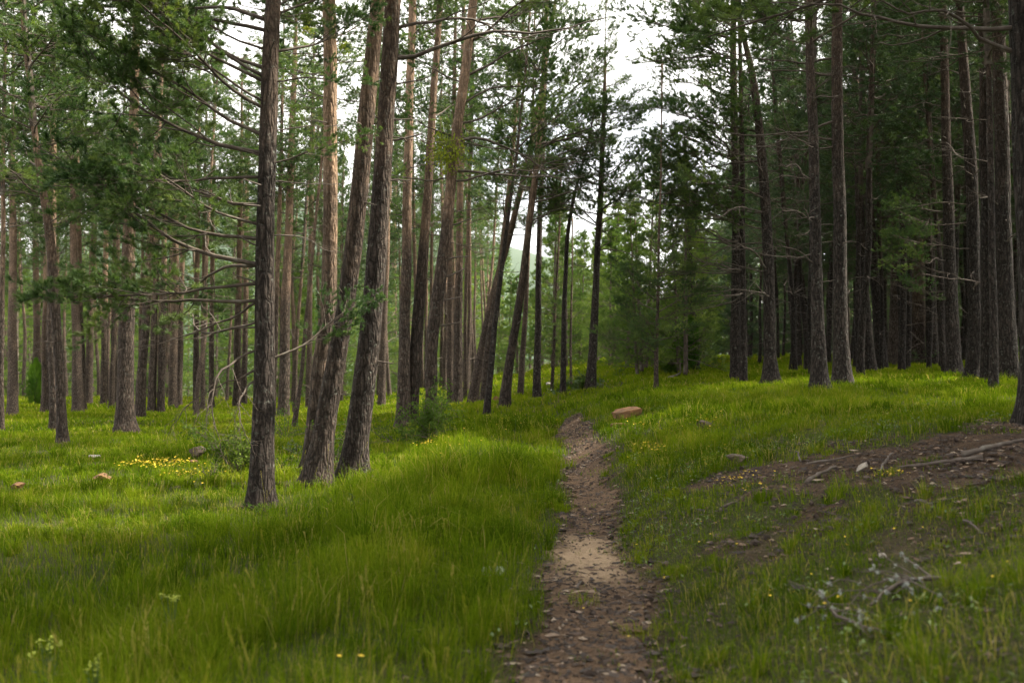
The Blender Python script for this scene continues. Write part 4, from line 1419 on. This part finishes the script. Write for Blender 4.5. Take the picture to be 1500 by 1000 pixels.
rgf = np.random.default_rng(51)
BUT = MB()
V, F = tube(np.array([[0, 0, -0.3], [0.005, 0.004, -0.12], [0, 0, 0.0]]), [0.0016, 0.0014, 0.001], 4)
BUT.add(V, F4=F, m=1)
flower_head(BUT, np.array([0, 0, 0]), 0.014, 0, rgf, 6)
BUTM = BUT.mesh('buttercup', [M_YEL, M_HERB], False)
for i, (x, y) in enumerate([(497, 981), (530, 978), (528, 988)]):
    g = at_depth(x, y, 4.6)
    g[2] = max(g[2], float(hgt(g[0], g[1])) + 0.2)
    o = obj('buttercup', BUTM, None, g)
    o.scale = (1, 1, 1)
    tag(o, ['yellow buttercup of the low trio in the tall grass, standing a little apart', 'upper one of two touching yellow buttercups low in the tall grass', 'lower one of two touching yellow buttercups low in the tall grass'][i], 'flower', 'buttercups in the tall grass')
for x, y in [(634, 684), (645, 687), (659, 673), (673, 671), (687, 664), (705, 662), (726, 659), (695, 620), (713, 615), (763, 628), (741, 640), (657, 655), (755, 612), (680, 640)]:
    g = ground_at(x, y + 22)
    o = obj('buttercup', BUTM, None, (g[0], g[1], float(hgt(g[0], g[1])) + 0.40))
    o.scale = (1.25,) * 3
    tag(o, 'tiny yellow buttercup on the grassy bank beside the path', 'flower', 'buttercups on the grassy bank')
for i, x in enumerate((713, 732)):
    g = at_depth(x, 836, 7.6)
    t = thing('dandelion', ['pale dandelion clock in the bank grass, farther from the path of the two', 'pale dandelion clock in the bank grass, nearer to the path of the two'][i], 'flower', (g[0], g[1], hgt(g[0], g[1])), 'dandelion clocks')
    hz_ = g[2] - t.location.z
    B = MB()
    V, F = tube(np.array([[0, 0, 0], [0.01, 0, hz_ * 0.5], [0, 0, hz_]]), [0.003, 0.003, 0.002], 5)
    B.add(V, F4=F)
    obj('stem', B.mesh('stem', [M_HERB]), t)
    B = MB()
    q = rgf.normal(size=(240, 3))
    q /= np.linalg.norm(q, axis=1)[:, None]
    V, T3 = needles(q * 0.008, q, np.full(240, 0.004), 4, 0.03, 0.007, rgf, 0.5)
    B.add(V, F3=T3)
    obj('seed_head', B.mesh('seed_head', [M_FLUFF], False), t, (0, 0, hz_))


def spurge(x, y, depth, label, s=1.0):
    g = at_depth(x, y, depth)
    t = thing('spurge_plant', label, 'wild plant', (g[0], g[1], hgt(g[0], g[1])))
    hz = max(g[2] - t.location.z, 0.15)
    st, fl = MB(), MB()
    for k in range(6):
        a = rgf.uniform(0, 6.28)
        rr = rgf.uniform(0.01, 0.10) * s
        top = np.array([math.cos(a) * rr, math.sin(a) * rr, hz + rgf.uniform(-0.06, 0.02)])
        V, F = tube(np.array([[0, 0, 0], top * [0.5, 0.5, 0.6], top]), [0.003, 0.0025, 0.002], 4)
        st.add(V, F4=F)
        for q in range(7):
            flower_head(fl, top + rgf.normal(0, 0.010, 3), 0.011 * s, 0, rgf, 4)
        for q in range(6):
            f = rgf.uniform(0.35, 0.95)
            V, T3 = needles((top * f)[None], np.array([[0, 0, 1.0]]), np.array([0.02]), 2, 0.03, 0.006, rgf, 1.3)
            st.add(V, F3=T3)
    obj('stem', st.mesh('stem', [M_HERB], False), t)
    obj('flower_head', fl.mesh('flower_head', [M_SPURGE], False), t)


spurge(252, 874, 6.2, 'yellow green spurge in bloom, largest of three in the tall grass')
spurge(70, 940, 4.9, 'yellow green spurge in bloom nearest the edge of the meadow grass', 0.8)
spurge(141, 968, 4.7, 'smallest yellow green spurge, lowest in the meadow grass', 0.6)

# ------------------------------------------------------------------ pine cones
CO = []
for i in range(3):
    B = MB()
    rg2 = np.random.default_rng(700 + i)
    zz = np.linspace(-1, 1, 11)
    P = np.stack([zz * 0, zz * 0, zz * 0.032], 1)
    r = 0.021 * np.sqrt(np.clip(1 - (zz * 0.92 + 0.1) ** 2, 0.02, 1))
    th = np.arange(10)
    mul = 1 + 0.28 * (((np.arange(11)[:, None] + th[None, :]) % 2) * 2 - 1) + rg2.normal(0, 0.06, (11, 10))
    V, F = tube(P, r, 10, mul)
    V = V[:, [2, 0, 1]]
    B.add(V, F4=F)
    CO.append(B.mesh('pine_cone', [M_CONE], False))
cnt = 0
rgc = np.random.default_rng(41)
while cnt < 190:
    if cnt < 140:
        Y = rgc.uniform(4.5, 24)
        X = float(pathx(Y)) + rgc.normal(0.1, 0.6) * float(np.interp(Y, _ty, PLW)) * 1.3
    else:
        g = ground_at(rgc.uniform(1040, 1500), rgc.uniform(640, 840))
        X, Y = g[0], g[1]
    if soil(np.array([X]), np.array([Y]))[0] < 0.3 or noise2(X * 1.3, Y * 1.3, 50) < -0.1 or sand_mask(X, Y) > 0.3:
        continue
    s = rgc.uniform(0.5, 0.95)
    o = obj('pine_cone', CO[cnt % 3], None, (X, Y, float(hgt(X, Y)) + 0.026 * s))
    o.rotation_euler = (rgc.uniform(0, 6), rgc.normal(0, 0.3), rgc.uniform(0, 6))
    o.scale = (s, s, s)
    if Y and cnt < 140:
        tag(o, 'small dark pine cone lying on the bare soil of the path', 'pine cone', 'pine cones on the path')
    else:
        tag(o, 'small dark pine cone lying on the dirt bank of the slope', 'pine cone', 'pine cones on the dirt bank')
    cnt += 1


# ------------------------------------------------------------------ stones, stump
def rock(x, y, wpx, fh, m, label, name='rock', depthf=0.7, rot=None, seed=0, tilt=(0, 0), sink=0.15, box=False):
    g = ground_at(x, y)
    wd = wpx * g[1] / FPX
    me = bpy.data.meshes.new(name)
    import bmesh
    bm = bmesh.new()
    bmesh.ops.create_icosphere(bm, subdivisions=4, radius=0.5)
    V = np.array([v.co[:] for v in bm.verts])
    rg2 = np.random.default_rng(seed + 3)
    # chop with random planes for flat faces
    for _ in range(16):
        nrm = rg2.normal(size=3)
        nrm /= np.linalg.norm(nrm)
        dd = rg2.uniform(0.22, 0.40)
        ex = V @ nrm - dd
        V = V - np.maximum(ex, 0)[:, None] * nrm
    if box:
        V = np.sign(V) * (np.abs(V) * 2) ** 0.34 * 0.43 * (1 + 0.16 * noise3(V[:, 0] * 3 + seed, V[:, 1] * 3, V[:, 2] * 3))[:, None]
    V *= (1 + 0.08 * noise3(V[:, 0] * 6 + seed, V[:, 1] * 6, V[:, 2] * 6) + 0.07 * noise3(V[:, 0] * 16, V[:, 1] * 16 + seed, V[:, 2] * 16))[:, None]
    V *= np.array([1.25, 1.25 * depthf, 1.4 * fh]) * wd
    for v, c in zip(bm.verts, V):
        v.co = c
    bm.to_mesh(me)
    bm.free()
    me.materials.append(m)
    o = obj(name, me, None, (g[0], g[1], float(hgt(g[0], g[1])) + wd * fh * (0.5 - sink)))
    o.rotation_euler = (tilt[0], tilt[1], rot if rot is not None else rg2.uniform(-0.4, 0.4))
    return tag(o, label, 'rock' if 'stump' not in name else 'stump')


rock(919, 616, 44, 0.25, M_ROCKR, 'large flat reddish rock slab lying in the grass beside the path', depthf=0.5, rot=0.25, seed=1, tilt=(0.1, -0.16), sink=-0.5, box=True)
rock(908, 625, 28, 0.2, M_ROCKR, 'low reddish rock half sunk in front of the large flat slab', seed=2, sink=0.15, box=True)
rock(27, 718, 20, 0.5, M_ROCKR, 'orange red stone in the meadow grass at the far edge of the view', seed=3, sink=-0.3)
rock(146, 710, 26, 0.5, M_ROCKR, 'pinkish red stone in the middle of the meadow', seed=4, sink=-0.3)
rock(138, 676, 17, 0.5, M_ROCKP, 'small pale flat stone far out in the meadow', seed=5, sink=-0.3)
rock(284, 683, 11, 0.6, M_ROCKR, 'small reddish stone at the end of the yellow flower patch', seed=6, sink=-0.4)
rock(289, 674, 22, 0.7, M_STUMP, 'low weathered grey stump behind the yellow flower patch', name='tree_stump', seed=7, sink=-0.2)
rock(1262, 693, 24, 0.45, M_ROCKP, 'pale pointed stone standing in the weeds on the dirt bank', depthf=0.45, rot=-0.2, seed=8, tilt=(0, -0.65), sink=-0.25)
rock(1083, 680, 34, 0.4, M_STUMP, 'brown earthy lump at the tip of the dirt bank', seed=9, sink=-0.05)
rock(1032, 628, 26, 0.45, M_STUMP, 'dark mound of old wood in the grass of the upper slope', name='tree_stump', seed=10, sink=-0.1)
rock(805, 566, 10, 0.5, M_ROCKP, 'small pale stone between the stems where the path bends', seed=11, sink=-0.2)
rock(727, 588, 12, 0.5, M_ROCKR, 'small brown stone at the foot of the crossing leaning pines', seed=12, sink=-0.3)
rock(1293, 818, 14, 0.7, M_ROCKP, 'grey lichen covered stone above the fallen lichen branch', seed=13, sink=0.0)


# ------------------------------------------------------------------ fallen wood
def lying(pts, rad, label, name='stick', twigs=0, lichen=0, m=None, seed=0, lift=0.0, cat='fallen branch'):
    rg2 = np.random.default_rng(seed + 900)
    G = np.array([ground_at(x, y) for x, y in pts])
    tt = np.linspace(0, 1, 14)
    cum = np.insert(np.cumsum(np.linalg.norm(np.diff(G[:, :2], axis=0), axis=1)), 0, 0)
    cum /= cum[-1]
    P = np.stack([np.interp(tt, cum, G[:, k]) for k in range(2)], 1) + rg2.normal(0, rad * 0.5, (14, 2))
    Zp = hgt(P[:, 0], P[:, 1]) + rad * 0.9 + lift * np.sin(tt * 3.0) + 0.012
    P = np.column_stack([P, Zp])
    base = P[0].copy()
    P = P - base
    r = np.linspace(1, 0.5, 14) * rad * (1 + 0.12 * rg2.normal(size=14))
    B = MB()
    V, F = tube(P, r, 8)
    B.add(V, F4=F)
    B.add(P[:1] - (P[1] - P[0]) * 0.05, F3=None)
    B.F3.append(np.stack([np.arange(8), np.full(8, B.n - 1), (np.arange(8) + 1) % 8], 1))
    B.m3.append(np.zeros(8, int))
    tips = [P[k] for k in range(14)]
    for q in range(twigs):
        k = int(rg2.integers(2, 13))
        d = P[min(k + 1, 13)] - P[k - 1]
        c = curve_from(P[k], math.atan2(d[1], d[0]) + rg2.choice([-1, 1]) * rg2.uniform(0.4, 1.1), rg2.uniform(0.0, 0.5), rg2.uniform(0.15, 0.45), 6, rg2, 0.25, -0.4)
        V, F = tube(c, np.linspace(r[k] * 0.45, 0.002, 7), 5)
        B.add(V, F4=F)
        tips += [c[i] for i in range(1, 7)]
    if name == 'stick' or twigs == 0:
        o = obj(name, B.mesh(name, [m or M_DEAD]), None, base)
        return tag(o, label, cat)
    t = thing(name, label, cat, base)
    obj('wood', B.mesh('wood', [m or M_DEAD]), t)
    if lichen:
        L = MB()
        for q in range(lichen):
            p = tips[int(rg2.integers(len(tips)))] + rg2.normal(0, 0.005, 3)
            D = rg2.normal(size=(9, 3))
            D /= np.linalg.norm(D, axis=1)[:, None]
            V, T3 = needles(np.repeat(p[None], 9, 0), D, np.full(9, 0.01), 4, 0.011, 0.004, rg2, 1.2)
            L.add(V, F3=T3)
        obj('lichen', L.mesh('lichen', [M_LICHEN], False), t)
    return t


lying([(1390, 858), (1330, 872), (1272, 898)], 0.017, 'dead branch tufted with white lichen lying in the weeds, upper of two', 'fallen_branch', 16, 44, seed=1, lift=0.05)
lying([(1208, 888), (1222, 925), (1262, 935), (1310, 940)], 0.012, 'crooked dead twig branch thick with white lichen, lower of two', 'fallen_branch', 13, 44, seed=2, lift=0.05)
lying([(1440, 676), (1380, 682), (1312, 690)], 0.019, 'long dark stick lying flat along the dirt bank', seed=3)
lying([(1290, 697), (1309, 669)], 0.012, 'short pale stick leaning beside the pale stone', seed=4, lift=0.06)
lying([(1182, 683), (1222, 680), (1262, 670)], 0.012, 'pale bent stick on the bare soil near the tip of the bank', seed=5, lift=0.02)
lying([(1172, 680), (1165, 667)], 0.010, 'short grey twig stub sticking up at the tip of the bank', seed=6, lift=0.05)
lying([(1054, 753), (1080, 741)], 0.016, 'broken tan bark strip in the grass below the bank tip', seed=7, lift=0.02)
lying([(1340, 738), (1352, 746), (1370, 748)], 0.011, 'small forked pale twig in the weeds below the dirt bank', 'fallen_branch', 3, 0, seed=8, lift=0.03)
lying([(1412, 672), (1470, 657), (1500, 650)], 0.028, 'grey log lying on the dirt bank below the huge trunk', 'fallen_log', 0, 0, seed=9, cat='log')
lying([(1180, 712), (1228, 688)], 0.022, 'grey weathered branch half hidden by weeds below the bank', seed=10, lift=0.02)
lying([(1410, 768), (1425, 782), (1440, 788)], 0.010, 'thin grey twig curving through the weeds at mid slope', seed=11, lift=0.03)
lying([(845, 868), (849, 862), (853, 857)], 0.010, 'curled pale bark sliver on the sandy path', seed=12, lift=0.02)
lying([(412, 699), (425, 691), (440, 688)], 0.012, 'pale bare stick in the grass between the upright and leaning pines', seed=13, lift=0.06)
lying([(873, 992), (893, 989)], 0.010, 'short tan twig at the near end of the path', seed=14, lift=0.0)
lying([(1000, 548), (990, 553), (978, 556)], 0.06, 'grey fallen log by the column juniper', 'fallen_log', 0, 0, seed=15, cat='log')


# ------------------------------------------------------------------ shrubs, junipers, mistletoe
def leaf_cloud(B, P, n, r, size, rg2, m=0):
    c = P[rg2.integers(len(P), size=n)] + rg2.normal(0, r, (n, 3))
    d = rg2.normal(size=(n, 3))
    d /= np.linalg.norm(d, axis=1)[:, None]
    e = np.cross(d, rg2.normal(size=(n, 3)))
    e /= np.linalg.norm(e, axis=1)[:, None]
    L = size * rg2.uniform(0.6, 1.4, n)[:, None]
    V = np.stack([c, c + d * L * .5 + e * L * .28, c + d * L, c + d * L * .5 - e * L * .28], 1).reshape(-1, 3)
    B.add(V, F4=np.arange(n * 4).reshape(-1, 4), m=m)


def shrub(x, y, hpx, label, seed, spread=0.8, stems=9, leaves=500, size=0.03, m=None, lean=0.0, depth=None):
    g = ground_at(x, y)
    if depth:
        g = at_depth(x, y, depth)
        g[2] = hgt(g[0], g[1])
    H = hpx * g[1] / FPX
    rg2 = np.random.default_rng(seed)
    t = thing('shrub', label, 'shrub', (g[0], g[1], hgt(g[0], g[1])))
    S, pts = MB(), []
    for k in range(stems):
        a = rg2.uniform(0, 6.28)
        c = curve_from((0, 0, 0), a, rg2.uniform(0.6, 1.35), H * rg2.uniform(0.6, 1.15), 8, rg2, 0.22, -0.4)
        c[:, 0] = c[:, 0] * spread + lean * c[:, 2]
        V, F = tube(c, np.linspace(0.008, 0.002, 9), 5)
        S.add(V, F4=F)
        for q in range(6):
            i = int(rg2.integers(2, 8))
            c2 = curve_from(c[i], rg2.uniform(0, 6.28), rg2.uniform(-0.2, 0.8), H * rg2.uniform(0.15, 0.4), 5, rg2, 0.3, 0)
            V, F = tube(c2, np.linspace(0.004, 0.0015, 6), 3)
            S.add(V, F4=F)
            pts += list(c2[2:])
        pts += list(c[4:])
    obj('stem', S.mesh('stem', [M_TWIG]), t)
    if leaves:
        L = MB()
        leaf_cloud(L, np.array(pts), leaves, 0.03 * H, size, rg2)
        obj('foliage', L.mesh('foliage', [m or M_LEAF], False), t)
    return t


shrub(348, 692, 88, 'dark small leaved shrub leaning away from the dark upright pine', 1, 0.9, 16, 1900, 0.055, None, -0.5)
shrub(310, 705, 30, 'low dark twig shrub at the end of the yellow flower patch', 2, 1.3, 7, 160, 0.03)
shrub(418, 645, 72, 'leafy shrub round the skinny tilted pine', 3, 1.0, 10, 700, 0.045)
shrub(434, 668, 26, 'small bright green shrub before the leaning trio', 4, 1.0, 7, 200, 0.045, M_HERB)
shrub(398, 700, 50, 'dark ragged weed shrub just past the foot of the upright pine', 5, 0.8, 6, 220, 0.04)
shrub(588, 655, 60, 'arching dark shrub between the furrowed leaning pine and the ivy covered one', 6, 1.8, 12, 800, 0.04)
shrub(492, 690, 90, 'dark leafy shrub in the gap between the two thick leaning pines', 7, 0.6, 10, 900, 0.045)
shrub(634, 650, 108, 'ivy like leafy growth round the foot of the curved pine', 8, 0.5, 18, 3400, 0.055)
shrub(846, 575, 34, 'bright yellow green bush far along the path', 9, 1.5, 12, 900, 0.10, M_HERB)
shrub(1310, 536, 70, 'grey tangle of dry brush at the foot of the stand', 10, 1.0, 26, 0, 0.03)
shrub(1345, 535, 34, 'low yellow green bush beside the grey dry brush', 11, 1.3, 10, 500, 0.07, M_HERB)
shrub(380, 755, 22, 'low green weeds at the foot of the upright pine', 12, 1.5, 6, 150, 0.03)
shrub(515, 745, 22, 'pale green weed clump in the tall grass below the leaning pines', 13, 1.6, 6, 180, 0.03, M_HERB)
shrub(540, 560, 40, 'leafy bush seen between the leaning trunks', 14, 1.3, 10, 700, 0.08)


def juniper(x, y0, y1, wpx, label, seed, lean=0.0):
    g = ground_at(x, y0)
    s = g[1] / FPX
    H, W = (y0 - y1) * s, wpx * s
    rg2 = np.random.default_rng(seed)
    t = thing('column_juniper', label, 'juniper', (g[0], g[1], hgt(g[0], g[1])))
    S = MB()
    V, F = tube(np.array([[0, 0, -0.1], [lean * H * .5, 0, H * .5], [lean * H, 0, H * 0.95]]), [0.05, 0.03, 0.01], 6)
    S.add(V, F4=F)
    obj('trunk', S.mesh('trunk', [M_TWIG]), t)
    n = 1500
    f = rg2.random(n) ** 0.85
    prof = np.sin(np.clip(f * 0.93 + 0.12, 0, 1) * 3.14) ** 0.7
    a = rg2.uniform(0, 6.28, n)
    r = W / 2 * prof * rg2.uniform(0.35, 1.05, n) * (1 + 0.25 * np.sin(a * 3 + f * 9))
    P = np.stack([np.cos(a) * r + lean * f * H, np.sin(a) * r, f * H * 0.97], 1)
    D = np.stack([np.cos(a) * 0.5, np.sin(a) * 0.5, np.full(n, 1.0)], 1)
    D /= np.linalg.norm(D, axis=1)[:, None]
    V, T3 = needles(P, D, np.full(n, 0.12), 9, 0.12, 0.018, rg2, 0.7)
    L = MB()
    L.add(V, F3=T3)
    obj('crown', L.mesh('crown', [M_JUN], False), t)


juniper(1002, 547, 466, 34, 'bright green column juniper leaning on the slanting pine', 1, 0.12)
juniper(984, 547, 515, 30, 'low rounded green juniper bush beside the taller column juniper', 2)
juniper(52, 594, 526, 26, 'dark green round juniper in the wood beyond the meadow', 3)
juniper(1326, 533, 440, 18, 'slim bright juniper lit among the dark trunks', 4)


def mistletoe(T, y, dx, r, label, seed):
    z_ = zpx(T, y)
    k = int(np.clip(np.searchsorted(T.P[:, 2], z_), 0, len(T.P) - 1))
    c = T.base + np.array([T.P[k, 0], T.P[k, 1], z_]) + np.array([dx, -0.25, 0])
    rg2 = np.random.default_rng(seed)
    t = thing('mistletoe', label, 'mistletoe', c)
    S, pts = MB(), []
    for q in range(34):
        d = curve_from((0, 0, 0), rg2.uniform(0, 6.28), rg2.uniform(-1.3, 1.3), r * rg2.uniform(0.6, 1.1), 5, rg2, 0.3, -0.3)
        V, F = tube(d, np.linspace(0.008, 0.003, 6), 4)
        S.add(V, F4=F)
        pts += list(d[2:])
    obj('stem', S.mesh('stem', [M_TWIG]), t)
    L = MB()
    leaf_cloud(L, np.array(pts), 900, r * 0.13, 0.06, rg2)
    obj('foliage', L.mesh('foliage', [M_MIST], False), t)


mistletoe(HERO['T7'], 225, -0.1, 0.55, 'big ragged mistletoe ball on the curved pine', 1)
mistletoe(HERO['L23'], 40, 0.5, 0.38, 'yellow green mistletoe ball high beside the straight orange pine', 2)
mistletoe(HERO['L23'], 72, 1.9, 0.34, 'smaller yellow mistletoe ball seen past the straight orange pine', 3)
